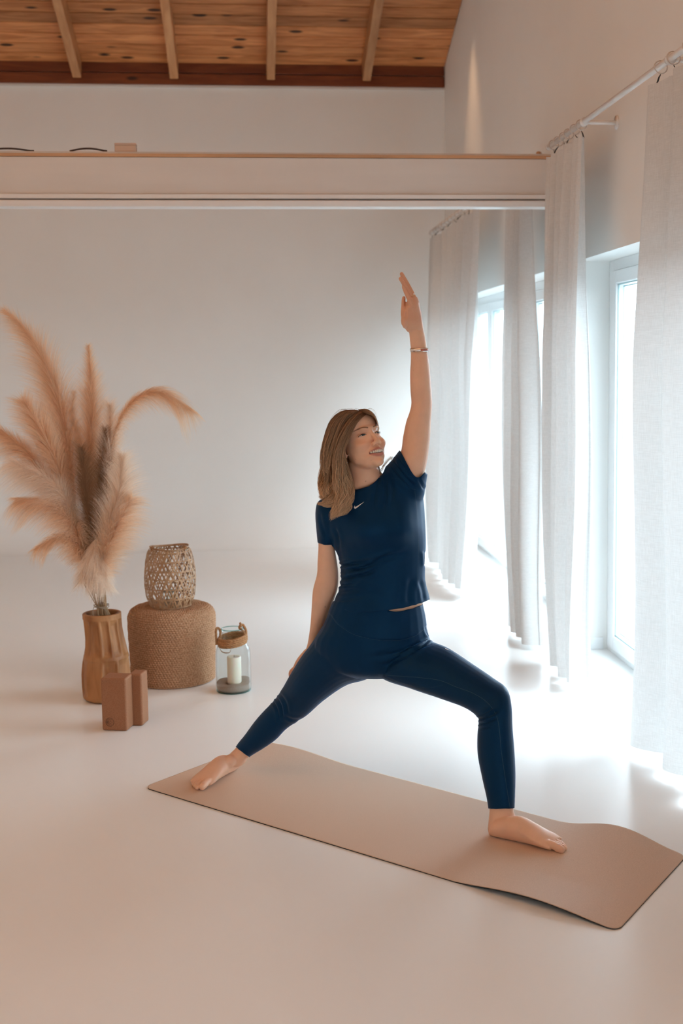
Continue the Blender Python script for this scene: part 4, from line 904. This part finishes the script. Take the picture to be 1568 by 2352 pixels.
for sx in (-1, 1):
    paint(.35*np.exp(-(((hl-np.array((sx*.037, .07, -.035)))/np.array((.018, .03, .016)))**2).sum(1)), (.62, .25, .165))
    # eyebrows: arched stroke
    bx_ = sx*hl[:, 0]; arc = .0205+.0045*np.sin(np.clip((bx_-.012)/.036, 0, 1)*PI*.75); th_ = np.interp(bx_, [.010, .02, .036, .050], [.0022, .0028, .0022, .0008])
    mk = np.clip(1.4-np.abs(hl[:, 2]-arc)/th_, 0, 1)*(bx_ > .010)*(bx_ < .050)*face; paint(.9*mk, (.13, .06, .035))
    # lid shadow colour
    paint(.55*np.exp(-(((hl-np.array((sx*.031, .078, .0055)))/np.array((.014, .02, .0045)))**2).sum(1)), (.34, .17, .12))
zu = -.0585-.0065*(np.abs(hl[:, 0])/.028)**2; lip_u = np.clip(1.6-np.abs(hl[:, 2]-zu)/.0034, 0, 1)*(np.abs(hl[:, 0]) < .028)*(hl[:, 1] > .06)
zl = -.0800+.0120*(np.abs(hl[:, 0])/.028)**2; lip_l = np.clip(1.6-np.abs(hl[:, 2]-zl)/.0042, 0, 1)*(np.abs(hl[:, 0]) < .027)*(hl[:, 1] > .06)
paint(.85*lip_u, (.47, .17, .15)); paint(.85*lip_l, (.50, .17, .15))
mo = np.clip(1.5-np.abs(hl[:, 2]+.0690-.004*(hl[:, 0]/.028)**2)/(.0048*np.sqrt(np.clip(1-(hl[:, 0]/.0275)**2, .02, 1))), 0, 1)*(np.abs(hl[:, 0]) < .0275)*(hl[:, 1] > .06); paint(mo, (.09, .02, .018))
for sx in (-1, 1): paint(np.clip(gs((sx*.0078, .098, -.0462), (.0028, .008, .0018))*1.1, 0, 1), (.22, .08, .05))
# hands and feet a little redder, small moles
pj_ = proj(V)
redm = np.clip((770-pj_[:, 1])/40, 0, 1); paint(.45*redm, (.60, .27, .17))
redm = np.clip((pj_[:, 1]-1500)/40, 0, 1)*(pj_[:, 0] < 730)*(pj_[:, 1] < 1600); paint(.5*redm, (.60, .26, .17))
for (mx, my, r_) in ((839.5, 1105.5, 1.3), (746.5, 1394, 1.2), (852, 1057.5, .9), (816.5, 1055, .8), (845.5, 965, .9), (949, 851, .8)):
    paint((.8 if my > 1090 else .4)*np.exp(-((pj_[:, 0]-mx)**2+(pj_[:, 1]-my)**2)/(r_*r_))*(V[:, 1] < 4.1), (.20, .07, .04))
body = mesh('body', V, Fq, M['skin'], woman, org=ORG)
ca = body.data.color_attributes.new('tone', 'FLOAT_COLOR', 'POINT')
ca.data.foreach_set('color', np.c_[tone, np.ones(len(tone))].astype(np.float32).ravel())
tb_body = bvh(V, Fq)
# ---- eyes, lashes, teeth
def headmesh(name, P, faces, m_, parent=woman, thick=0):
    me = bpy.data.meshes.new(name); me.from_pydata([tuple(hd(*p)-ORG) for p in P], [], faces); me.update(); o = link(name, me, m_, parent, True); return o
def hray(x, z, off, sx=0):
    """point on the face in front of local (x,z), lifted by off"""
    o_ = Vector(hd(x, .20, z)); d_ = Vector(HR@np.array([0, -1., 0])); r = tb_body.ray_cast(o_, d_)
    return hloc(np.array(r[0])[None])[0]+np.array([0, off, 0])
for sx in (-1, 1):
    ex, ez = sx*.0310, .0000; n_ = 18; Lw = .0130
    up = lambda q: ez+.0042*math.sin(PI*min(1, max(0, q)))**.75-.0016*q; lo = lambda q: ez-.0013*math.sin(PI*q)-.0016*q
    P, fc_, P2 = [], [], []
    for i in range(n_+1):
        q = i/n_; x = ex+sx*(-Lw+2*Lw*q); a = hray(x, up(q), .0003); b = hray(x, lo(q), .0003)
        for k in range(5): P.append(a*(1-k/4)+b*(k/4)+np.array([0, .0016*math.sin(PI*k/4)*math.sin(PI*q)+.0006, 0]))
    for i in range(n_):
        for k in range(4): fc_.append((i*5+k, i*5+k+1, i*5+k+6, i*5+k+5))
    eye = headmesh('eye', P, fc_, M['sclera'])
    P, fc_ = [], []                                         # iris: clipped by the lids
    icx = ex+.0012; ri = .0062
    for i in range(13):
        x = icx-ri+2*ri*i/12; q = (sx*(x-ex)+Lw)/(2*Lw); hh = math.sqrt(max(0, ri*ri-(x-icx)**2)); zt_ = min(up(q), ez+.0012+hh); zb_ = max(lo(q), ez+.0012-hh); zb_ = min(zb_, zt_)
        a, mm_, b = hray(x, zt_, .0018), hray(x, (zt_+zb_)/2, .0030), hray(x, zb_, .0018); P += [a, mm_, b]
    for i in range(12):
        for k in (0, 1): fc_.append((3*i+k, 3*i+k+1, 3*i+k+4, 3*i+k+3))
    o = headmesh('iris', P, fc_, M['iris'], woman); o.parent = eye
    for nm, fn, rr_ in (('upper_lashes', up, .0013), ('lower_lid_line', lo, .00035)):
        bm = bmesh.new(); pts = [Vector(hd(*(hray(ex+sx*(-Lw*.96+2*Lw*1.02*q), fn(q), .0012 if fn is up else .0004)))-ORG) for q in np.linspace(0, 1, 16)]
        tube(bm, pts, [rr_*(.35+.65*math.sin(PI*min(1, .25+.8*q))) for q in np.linspace(0, 1, 16)], 6); bobj(nm, bm, M['lash'], eye, True)
    bm = bmesh.new()
    for q in np.linspace(.2, 1.0, 12):
        a = hray(ex+sx*(-Lw+2*Lw*q), up(q), .0012); b_ = a+np.array([sx*(q-.45)*.004, .0030, .0012+.0008*q]); c_ = a+np.array([sx*(q-.45)*.005, .0034, .0020+.001*q])
        tube(bm, [Vector(hd(*p)-ORG) for p in (a, b_, c_)], [.00040, .0003, .0001], 4)
    o = bobj('lash_hairs', bm, M['lash'], eye); o['kind'] = 'stuff'
for k in range(8):                                         # upper teeth
    x = (k-3.7)*.0063; xx = abs(x)/.0275; zt_ = -.0610-.0012*xx**2; hz = (.0100-.0052*xx**1.6); yb = hray(x, -.069, 0)[1]; y_ = min(.0840, .0850-.010*xx**2)
    bm = bmesh.new(); wd = .00305; bmesh.ops.create_cube(bm, size=1); 
    bmesh.ops.bevel(bm, geom=list(bm.edges), offset=.09, segments=2, affect='EDGES')
    ym = yb+.0040
    for v_ in bm.verts: v_.co = Vector(hd(x+v_.co.x*2*wd, ym-.0028+v_.co.y*.005-abs(v_.co.x)*.0006, zt_-hz/2+v_.co.z*hz))-Vector(ORG)
    bobj('tooth', bm, M['teeth'], woman, True)
# nails
def nail(c, u_, n_, l_, w_):
    u_, n_ = Vector(u_).normalized(), Vector(n_).normalized(); s_ = u_.cross(n_).normalized(); n_ = s_.cross(u_); bm = bmesh.new()
    mt_ = Matrix((( *[u_.x*l_, s_.x*w_, n_.x*.0012], c[0]-ORG[0]), ( *[u_.y*l_, s_.y*w_, n_.y*.0012], c[1]-ORG[1]), (*[u_.z*l_, s_.z*w_, n_.z*.0012], c[2]-ORG[2]), (0, 0, 0, 1)))
    bmesh.ops.create_uvsphere(bm, u_segments=14, v_segments=8, radius=1, matrix=mt_); bobj('toenail', bm, M['nail'], woman, True)
for q in (qf, qr):
    u_ = q(.2, .018, 0)-q(.1, .018, 0)
    nail(q(.221, .018, .0265), u_, (0, 0, 1), .0065, .0062)
    for o_, s1, r_ in ((.0375, .226, .0088), (.052, .217, .0083), (.065, .206, .0078), (.0775, .191, .0078)): nail(q(s1, o_, r_*2+.0005), u_, (0, 0, 1), .0036, .0036)

# ---- leggings
bm = bmesh.new()
loft(bm, [(772, 1370, 962, 1368, 4.05, .092), (763, 1388, 968, 1384, 4.05, .097), (756, 1405, 972.5, 1402, 4.055, .101), (748, 1425, 976, 1420, 4.06, .106), (737, 1448, 979, 1442, 4.06, .112), (724, 1470, 984, 1462, 4.065, .118), (722, 1500, 985, 1490, 4.07, .120), (745, 1535, 955, 1535, 4.07, .105), (790, 1552, 925, 1552, 4.07, .07)])
loft(bm, rearleg); loft(bm, frontleg)
ell(bm, PT(800, 1480, 4.15), (.105, .085, .10)); ell(bm, PT(915, 1475, 4.13), (.10, .085, .10))
V, Fq, E = remesh(bm, .0032, 26, .6)
NN = normals(V, Fq); pq = proj(V); front = NN@NFW < .1
def crease(p0, p1, dep, wid, bend=0., vis=True):
    """wrinkle along a line given in photo pixels"""
    p0, p1 = np.array(p0, float), np.array(p1, float); dd = p1-p0; Ln = np.linalg.norm(dd); u_ = dd/Ln; nn = np.array([-u_[1], u_[0]]); r = pq-p0; s_ = r@u_/Ln; o_ = r@nn-bend*np.sin(PI*np.clip(s_, 0, 1))
    w_ = wid; prof = np.exp(-(o_/w_)**2)-.6*np.exp(-((o_-1.8*w_)/w_)**2)-.6*np.exp(-((o_+1.8*w_)/w_)**2)
    return -dep*1.7*prof*np.exp(-np.maximum(0, np.abs(s_-.5)-.35)**2/.03)*(front if vis else 1)
d = 0
for c_ in [((905, 1515), (985, 1470), .0030, 4.5, 5), ((890, 1505), (960, 1478), .0018, 4, 4), ((940, 1495), (992, 1478), .0022, 3.2, 3), ((880, 1528), (945, 1500), .0018, 5, 4), ((850, 1510), (925, 1490), .0008, 6, 2),
           ((1098, 1652), (1140, 1634), .0028, 3.6, 3), ((1099, 1661), (1135, 1652), .0022, 3, 2), ((1100, 1644), (1128, 1628), .0016, 3, 2), ((1098, 1672), (1125, 1668), .0010, 3, 1),
           ((634, 1600), (648, 1645), .0024, 3.6, -5), ((640, 1592), (660, 1640), .0018, 4, -6), ((628, 1612), (640, 1652), .0016, 3.2, -4), ((655, 1645), (690, 1652), .0012, 3.4, 4), ((975, 1440), (984, 1462), .0015, 3, 0), ((978, 1452), (996, 1474), .0014, 3, 0)]: d = d+crease(*c_)
# raised waistband above its curved seam
xs_, ys_ = [700, 757, 775, 810, 850, 885, 925, 955, 975, 985, 1100], [1395, 1408, 1432, 1455, 1466, 1470, 1468, 1458, 1441, 1425, 1400]
sy = np.interp(pq[:, 0], xs_, ys_); d = d+.0016*np.clip((sy-pq[:, 1])/1.6+.5, 0, 1)
V = V+NN*d[:, None]; pq = proj(V)
rear = (V[:, 0] < .2) & (V[:, 2] < .3); frt = (V[:, 0] > .6) & (V[:, 2] < .3)
cx_ = lambda P, a, b: (P[:, 0]-a[0])*(b[1]-a[1])-(P[:, 1]-a[1])*(b[0]-a[0])
cut_r = cx_(pq, (541, 1717), (571, 1739)); sgr = np.sign(cx_(np.array([[600, 1690.]]), (541, 1717), (571, 1739))[0])
fr_ = np.clip(-(NN@NFW), -1, 1)
keep = np.where(rear, cut_r*sgr > -1*26*0, True) & np.where(frt, pq[:, 1] < 1857.5+1.5*fr_+.02*(1150-pq[:, 0]), True) & (pq[:, 1] > np.where(NN@NFW < 0, np.interp(pq[:, 0], [860, 888, 892, 920, 945, 963, 978], [1380, 1382, 1403.5, 1402.5, 1397.5, 1390.5, 1382]), 1381))
leg = mesh('leggings', V, Fq, M['navy'], woman, keep, ORG, .0012)
tl = bvh(V, Fq)
def seam(name, pts, tree, parent, r_=.0011, m_=None, n=60, off=.0006):
    P = [hit(tree, x, y, off) for x, y in spline([(a, b, 0) for a, b in pts], n)[:, :2]]; P = [p for p in P if p is not None]
    if len(P) < 3: return
    bm = bmesh.new(); tube(bm, [Vector(p-ORG) for p in P], r_, 6); return bobj(name, bm, m_ or M['navyseam'], parent, True)
seam('waistband_seam', [(762, 1412), (775, 1433), (810, 1456), (850, 1467), (885, 1471), (925, 1469), (955, 1459), (974, 1443)], tl, leg, .0009)
seam('inner_leg_seam', [(868, 1549), (905, 1552), (960, 1556), (1010, 1563), (1045, 1577), (1085, 1592), (1117, 1612), (1138, 1640), (1146, 1675), (1150, 1720), (1160, 1790), (1170, 1854)], tl, leg, .0010, n=110)
seam('lower_seam', [(900, 1560), (940, 1573), (985, 1579), (1018, 1573)], tl, leg, .0007)
seam('rear_leg_seam', [(850, 1550), (800, 1561), (760, 1586), (735, 1608)], tl, leg, .0009)
seam('hem_line', [(1121, 1848), (1150, 1850), (1179, 1846)], tl, leg, .0006)
seam('calf_seam', [(655, 1676), (640, 1694), (618, 1710), (596, 1722)], tl, leg, .0008)

# ---- shirt
bm = bmesh.new()
loft(bm, [(798, 1124, 880, 1094, 4.04, .050), (778, 1140, 898, 1082, 4.045, .062), (752, 1158, 930, 1092, 4.045, .078), (745, 1185, 962, 1118, 4.045, .095), (750, 1212, 972, 1150, 4.045, .106), (757, 1236, 975, 1190, 4.045, .112), (768, 1258, 977, 1235, 4.045, .110), (779, 1285, 976.5, 1280, 4.045, .100), (783, 1315, 975, 1312, 4.045, .095), (781, 1345, 976, 1340, 4.05, .098), (771, 1372, 982, 1362, 4.055, .106), (763, 1392, 987, 1380, 4.055, .112), (757, 1418, 994, 1405, 4.055, .118)])
loft(bm, [(790, 1135, 830, 1180, 4.05, .06), (752, 1143, 790, 1180, 4.055, .056), (731, 1152, 778, 1190, 4.06, .055), (725, 1172, 773, 1208, 4.062, .053), (725.5, 1200, 770, 1222, 4.066, .050), (728, 1228, 767, 1236, 4.07, .048), (730, 1250, 764, 1254, 4.07, .047), (731, 1272, 764, 1275, 4.075, .047)])
loft(bm, [(868, 1092, 905, 1170, 4.04, .062), (884, 1074, 965, 1150, 4.03, .066), (896, 1062, 975, 1122, 4.02, .064), (908, 1047, 979, 1098, 4.01, .059), (921, 1030, 984, 1072, 4.0, .055), (932, 1010, 994, 1046, 3.995, .054)])
V, Fq, E = remesh(bm, .0030, 40, .6)
NN = normals(V, Fq); pq = proj(V); fw_ = np.clip(-(NN@NFW)*1.6, 0, 1)
for bx_, by_, rx_, ry0, ry1, am_ in ((838, 1224, 40, 44, 27, .034), (925, 1214, 40, 52, 30, .040)):      # bust
    dy_ = pq[:, 1]-by_; V = V-NFW*(am_*np.exp(-((pq[:, 0]-bx_)/rx_)**2-(dy_/np.where(dy_ < 0, ry0, ry1))**2)*fw_)[:, None]
for _ in range(24): V = smoothv(V, E, 1, .5)
NN = normals(V, Fq); pq = proj(V); front = NN@NFW < .25
d = 0
for c_ in [((782, 1298), (905, 1272), .0034, 5, 5), ((783, 1312), (870, 1290), .0040, 4.5, 4), ((784, 1328), (860, 1312), .0040, 4.5, 3), ((783, 1342), (830, 1330), .0028, 4, 2), ((780, 1304), (830, 1306), .0025, 3.2, 0), ((820, 1310), (930, 1268), .0016, 7, 6), ((776, 1360), (835, 1358), .0020, 5, -3), ((790, 1380), (850, 1362), .0012, 6, 0), ((840, 1345), (880, 1370), .0008, 8, 0),
           ((868, 1100), (858, 1170), .0020, 5, 3), ((884, 1098), (882, 1165), .0024, 4.5, -3), ((896, 1105), (900, 1150), .0018, 5, -3), ((850, 1122), (835, 1160), .0012, 6, 2), ((905, 1062), (950, 1115), .0026, 4, 2), ((916, 1055), (955, 1105), .0020, 3.5, 2), ((899, 1072), (940, 1118), .0018, 4.5, 3), ((960, 1100), (972, 1122), .0018, 3, 0),
           ((945, 1330), (938, 1385), .0026, 7, 4), ((962, 1335), (972, 1378), .0018, 5, -3), ((975, 1268), (977, 1300), .0035, 4, 0), ((925, 1340), (915, 1392), .0012, 6, 0), ((770, 1215), (778, 1262), .0022, 4, -3), ((735, 1180), (752, 1235), .0010, 4, 3)]: d = d+crease(*c_)
V = V+NN*d[:, None]
rg = np.random.default_rng(2)
for y0, dep_ in ((1289, .0010), (1300, .0022), (1308, .0010), (1321, .0020), (1334, .0012), (1346, .0016)):   # fine scrunches at the bent side of the waist
    d = crease((774, y0), (800+rg.uniform(0, 25), y0-4), dep_, 2.6, 0); V = V+NN*d[:, None]
pq = proj(V); fr_ = (NN@NFW < 0)
hem = np.interp(pq[:, 0], [740, 764, 785, 803, 850, 890, 930, 968, 988, 1010], [1372, 1384, 1398, 1407.5, 1407, 1403, 1396.5, 1386, 1377, 1370])
neck = np.interp(pq[:, 0], [780, 797, 810, 822, 845, 861, 872, 880, 900], [1080, 1108, 1124, 1124, 1117, 1106.5, 1096, 1085, 1040])
s1 = (pq[:, 0]-920)/(974-920); ly = 1036+(1083-1036)*s1+np.where(fr_, 34*np.clip(4*s1*(1-s1), 0, 1)*np.clip(s1+.25, 0, 1), 0)
sl1 = np.where((pq[:, 0] > 903) & (pq[:, 1] < 1125), pq[:, 1] > ly, True)
sl2 = np.where((pq[:, 0] < 770-8*(pq[:, 1] > 1240)) & (pq[:, 1] > 1236) & (pq[:, 1] < 1285), pq[:, 1] < np.interp(pq[:, 0], [728, 735, 750, 766], [1246, 1250, 1253, 1252])-np.where(fr_, 0, 5), True)
nk = np.where((pq[:, 0] > 790) & (pq[:, 0] < 885) & (pq[:, 1] < 1130), np.where(fr_, pq[:, 1] > neck, pq[:, 1] > 1092+.0*pq[:, 0]), True)
keep = (pq[:, 1] < hem) & sl1 & sl2 & nk
shirt = mesh('shirt', V, Fq, M['navy'], woman, keep, ORG, .0013)
ts = bvh(V, Fq)
seam('neckband', [(812, 1125.5), (822, 1126), (845, 1119), (861, 1108.5), (871, 1098)], ts, shirt, .0024, M['navy'], off=.0)
seam('neck_seam', [(812, 1131), (824, 1132), (848, 1124.5), (866, 1112.5), (877, 1101)], ts, shirt, .0006)
seam('side_seam', [(952, 1127), (956, 1165), (959, 1205), (960, 1250), (959, 1290), (957.5, 1325), (962, 1355), (967, 1384)], ts, shirt, .0009, n=90)
seam('armhole_seam', [(898, 1098), (915, 1100), (932, 1112), (950, 1124), (970, 1125)], ts, shirt, .0008)
seam('armhole_seam', [(738, 1150), (742, 1185), (750, 1215), (760, 1235)], ts, shirt, .0007)
seam('hem_line', [(792, 1397), (805, 1402), (850, 1401), (890, 1397), (930, 1390.5), (966, 1380), (984, 1372)], ts, shirt, .0006)
seam('cuff_line', [(731, 1243), (746, 1247), (762, 1246)], ts, shirt, .0006)
seam('side_seam', [(797, 1362), (800, 1385), (803, 1405)], ts, shirt, .0007)
# white swoosh on the chest and the tiny ones on sleeve and thigh
def swoosh(name, o_, sc_, rot_, tree, parent, n=26):
    up = spline([(0, 0, 0), (-.075, .12, 0), (-.06, .20, 0), (.02, .22, 0), (.12, .18, 0), (1.0, -.42, 0)], n)[:, :2]
    lo = spline([(0, 0, 0), (-.085, .15, 0), (-.075, .27, 0), (.0, .34, 0), (.14, .31, 0), (1.0, -.42, 0)], n)[:, :2]
    # outer edge goes round the heel, inner edge cuts the hook
    outer = spline([(.015, -.02, 0), (-.085, .13, 0), (-.085, .27, 0), (.01, .345, 0), (.2, .27, 0), (1., -.42, 0)], n)[:, :2]
    inner_ = spline([(.015, -.02, 0), (-.015, .09, 0), (.01, .14, 0), (.07, .13, 0), (.25, .06, 0), (1., -.42, 0)], n)[:, :2]
    cr, sr = math.cos(rot_), math.sin(rot_); V_, F_ = [], []
    for a, b in zip(outer, inner_):
        for w_ in (0, .5, 1):
            x, y = (a*(1-w_)+b*w_)*sc_; p = hit(tree, o_[0]+x*cr-y*sr, o_[1]+x*sr+y*cr, .0022)
            if p is None: return
            V_.append(tuple(p-ORG))
    for k in range(n-1):
        for w_ in (0, 1): F_.append((k*3+w_, k*3+w_+1, k*3+w_+4, k*3+w_+3))
    me = bpy.data.meshes.new(name); me.from_pydata(V_, [], F_); me.update(); return link(name, me, M['white'], parent)
for nm, a in (('chest_logo', ((815, 1161.3), 21.5, 0, ts, shirt)), ('sleeve_logo', ((728.5, 1216.5), 4.6, 1.15, ts, shirt)), ('thigh_logo', ((1024.5, 1489.5), 9, 1.0, tl, leg))):
    o = swoosh(nm, *a)
    if o: o['label'] = {'chest_logo': 'white swoosh mark on the chest', 'sleeve_logo': 'tiny pale mark on the lowered sleeve', 'thigh_logo': 'tiny pale mark on the front thigh'}[nm]

# ---- jewellery
t = thing('bracelet', PT(962, 803.5, 4.0), 'silver bangle with an orange patterned inlay on the raised wrist', 'bracelet')
lc = np.array(t.location)
def band(name, ang0, ang1, tilt, r_, hw, th, m_, n=60):
    bm = bmesh.new(); ax = PT(961.5, 790, 4.0)-PT(963.5, 818, 4.0); ax /= np.linalg.norm(ax); s_ = np.cross(ax, NFW); s_ /= np.linalg.norm(s_); f2 = np.cross(s_, ax); rings = []
    for a in np.linspace(ang0, ang1, n):
        dr = s_*math.cos(a)+f2*math.sin(a)*1.02; c_ = PT(962, 804, 4.0)-lc+dr*r_+ax*(-s_@np.array([1, 0, 0])*math.cos(a)*tilt)
        rings.append([bm.verts.new(c_+ax*hw*y+dr*th*x) for x, y in ((0, -1), (1, -1), (1, 1), (0, 1))])
    for A, B in zip(rings[:-1], rings[1:]):
        for k in range(4): bm.faces.new((A[k], A[(k+1) % 4], B[(k+1) % 4], B[k]))
    return bobj(name, bm, m_, t, True)
band('bangle', 0, 2*PI, .0018, .0290, .0060, .0016, M['silver'])
sg = -1 if np.cross(PT(961.5, 790, 4)-PT(963.5, 818, 4), NFW)[0] > 0 else 1
mid = 0 if np.cross(PT(961.5, 790, 4)-PT(963.5, 818, 4), NFW)[0] > 0 else PI
band('enamel_inlay', mid-1.45 if mid == 0 else mid+.1, mid-.1 if mid == 0 else mid+1.45, .0018, .0306, .0036, .0012, M['enamel'], 30)
t = thing('ring', PT(945, 681, 3.968), 'thin gold ring with a small stone on a finger of the raised hand', 'ring'); lc = np.array(t.location)
bm = bmesh.new(); a_ = PT(942, 679, 3.968)-PT(952, 698, 3.97); a_ /= np.linalg.norm(a_); s_ = np.cross(a_, NFW); s_ /= np.linalg.norm(s_); f2 = np.cross(s_, a_); cc = PT(943, 681, 3.968)-lc
tube(bm, [Vector(cc+s_*math.cos(a)*.0098+f2*math.sin(a)*.0098) for a in np.linspace(0, 2*PI, 30)[:-1]], .0009, 8, closed=True); bobj('band', bm, M['gold'], t, True)
bm = bmesh.new(); bmesh.ops.create_icosphere(bm, subdivisions=2, radius=.0032, matrix=Matrix.Translation(Vector(PT(950.5, 675.5, 3.962)-lc))); bobj('stone', bm, M['white'], t)
er = hd(-.0735, .004, -.053); t = thing('earring', er, 'small gold drop earring with a pearl in the visible ear', 'earring')
bm = bmesh.new(); tube(bm, [Vector((-.001, -.004, .001)), Vector((-.001, -.0055, -.004)), Vector((0, -.005, -.010))], .0011, 8); bobj('hook', bm, M['gold'], t, True)
bm = bmesh.new(); bmesh.ops.create_uvsphere(bm, u_segments=14, v_segments=10, radius=.0026, matrix=Matrix.Translation((0, -.005, -.0135))); bobj('pearl', bm, M['white'], t, True)

# ---- hair: base volume + strands
rh = np.random.default_rng(12)
bm = bmesh.new()
he2 = lambda c, r: ell(bm, hd(*c), [q*HS for q in r], HM, 4)
he2((0, -.030, .040), (.080, .090, .080)); he2((-.006, -.045, -.01), (.070, .075, .085))
core = [(770, 952, 820, 950, 4.05, .055), (757, 985, 806, 985, 4.05, .070), (748, 1020, 797, 1022, 4.05, .072), (744, 1060, 796, 1062, 4.06, .068), (744, 1095, 799, 1095, 4.06, .060), (747, 1120, 795, 1122, 4.03, .050), (752, 1140, 797, 1142, 4.0, .032), (765, 1156, 792, 1158, 3.985, .016)]
loft(bm, core)
loft(bm, [(818, 946, 842, 947, 4.02, .03), (835, 945, 860, 958, 4.03, .035), (845, 955, 866, 975, 4.06, .04)])
V, Fq, E = remesh(bm, .004, 10, .5); hl = hloc(V)
pq_ = proj(V); keep = ~((hl[:, 1] > .058) & (hl[:, 2] < .066)) & ~((pq_[:, 0] > 801) & (pq_[:, 1] > 1030)) & ~((pq_[:, 0] > 790) & (pq_[:, 1] > 1030) & (V[:, 1] < 4.03))
hair = mesh('hair', V, Fq, M['haircore'], woman, keep, ORG)
def strands(n, K, rows, dep, wave, rad, name, curl=0., outw=1.0, jit=.0015, mt_=None, phi=(0, 2*PI), surf=.55):
    """rows: (xo,yo,xi,yi,Y): outer & inner outline of a lock mass, section centres at depth Y, half thickness dep(t)"""
    A = spline([np.r_[PT(r[0], r[1], r[4]), PT(r[2], r[3], r[4])] for r in rows], K); l, r_ = A[:, :3], A[:, 3:6]; c_ = (l+r_)/2; S = (r_-l)/2
    ph_ = rh.uniform(phi[0], phi[1], n); rad_ = 1-(1-surf)*rh.uniform(0, 1, n)**1.3; P = np.zeros((n, K, 3)); w0 = rh.uniform(0, 2*PI, n); cl = (ph_*7).astype(int)
    phc = (cl+.5)/7+rh.normal(size=60)[cl % 60]*.12; wc = rh.uniform(0, 2*PI, 60)[cl % 60]; end = rh.uniform(.86, 1.0, n)
    for k in range(K):
        t_ = k/(K-1)*end; kk_ = t_*(K-1); i0 = np.minimum(kk_.astype(int), K-2); f_ = (kk_-i0)[:, None]; c2 = c_[i0]*(1-f_)+c_[i0+1]*f_; S2 = S[i0]*(1-f_)+S[i0+1]*f_
        b_ = np.interp(t_, np.linspace(0, 1, len(dep)), dep)
        ww = wave*np.interp(t_, [0, .3, 1], [.05, .35, 1.])
        pr = rad_[:, None]; pk = ph_+(phc-ph_)*.55*t_; p = c2+S2*(np.cos(pk)[:, None]*pr)+NFW[None]*(np.sin(pk)*rad_*b_)[:, None]
        p = p+S2/np.linalg.norm(S2, axis=1)[:, None]*(ww*np.sin(t_*11*t_+wc+.25*w0))[:, None]+NFW[None]*(ww*.8*np.cos(t_*10*t_+wc))[:, None]
        P[:, k] = p+rh.normal(size=(n, 3))*jit*.05+np.stack([np.sin(w0*3+t_*5), np.cos(w0*5+t_*4), np.sin(w0*7+t_*6)], -1)*jit*t_[:, None]
    o = curves(name, P-ORG, rh.uniform(.7, 1.25, n)*rad, mt_ or M['hair'], hair, 1., np.r_[np.ones(K-2), .7, .25]); o['kind'] = 'stuff'; return o
K = 26
# crown and big fall on the photo's left
strands(5200, K, [(812, 942, 838, 949, 4.02), (785, 946, 826, 955, 4.02), (762, 966, 812, 975, 4.03), (750, 995, 801, 1005, 4.03), (743, 1030, 793, 1035, 4.03), (740, 1065, 792, 1065, 4.04), (740, 1095, 797, 1095, 4.04), (741, 1120, 803, 1120, 4.01), (745, 1140, 802, 1142, 3.985), (752, 1153, 801, 1158, 3.965)], [.045, .085, .09, .09, .085, .08, .07, .055, .035, .02], .0150, .00040, 'hair_strands', jit=.0065)
strands(2300, K, [(834, 942, 843, 950, 3.985), (812, 950, 832, 958, 3.965), (795, 970, 818, 972, 3.955), (780, 1000, 802, 1002, 3.95), (770, 1040, 787, 1042, 3.95), (770, 1080, 796, 1080, 3.955), (773, 1115, 805, 1118, 3.955), (776, 1145, 804, 1148, 3.94), (770, 1172, 794, 1172, 3.935), (764, 1191, 775, 1186, 3.93)], [.012, .02, .03, .03, .028, .026, .025, .018, .012, .006], .0140, .00040, 'front_lock', jit=.005)
# flicked out ends
strands(500, 18, [(750, 1070, 775, 1075, 4.0), (744, 1105, 770, 1110, 4.0), (740, 1130, 765, 1138, 3.98), (734, 1142, 755, 1152, 3.97), (731, 1139, 736, 1147, 3.97)], [.04, .04, .03, .02, .01], .003, .00038, 'flicked_lock', jit=.003)
strands(700, 18, [(775, 1100, 800, 1100, 3.96), (765, 1130, 795, 1132, 3.95), (745, 1150, 780, 1158, 3.94), (732, 1157, 755, 1164, 3.945), (728, 1153, 742, 1161, 3.95)], [.02, .02, .016, .012, .01], .003, .00038, 'flicked_lock', jit=.0035)
# hair over the top and along the far side of the forehead
strands(1500, 18, [(822, 941, 838, 951, 3.985), (838, 939, 852, 954, 3.975), (852, 945, 861, 961, 3.97), (862, 957, 866, 972, 3.985), (867, 972, 868, 986, 4.02), (870, 985, 866, 1000, 4.06)], [.02, .035, .04, .04, .04, .03], .0015, .00042, 'side_lock', jit=.0015)
strands(260, 20, [(868, 1060, 860, 1062, 4.08), (874, 1085, 869, 1085, 4.04), (882, 1093, 875, 1092, 4.02), (892, 1089, 886, 1092, 4.01), (897, 1078, 895, 1084, 4.01), (895, 1068, 899, 1074, 4.01)], [.03, .02, .012, .01, .01, .01], .002, .00034, 'far_shoulder_lock', jit=.003)
strands(26, 20, [(872, 1080, 878, 1084, 4.02), (880, 1068, 884, 1070, 4.02), (890, 1055, 895, 1056, 4.02), (899, 1050, 903, 1058, 4.02), (903, 1062, 900, 1070, 4.02)], [.01]*5, .003, .0002, 'flyaway_hair', jit=.006)
strands(34, 16, [(800, 946, 845, 944, 4.0), (780, 940, 850, 938, 4.0), (758, 960, 862, 944, 4.0), (744, 1000, 868, 965, 4.02)], [.03]*4, .001, .00014, 'flyaway_hair', jit=.003, surf=.9)
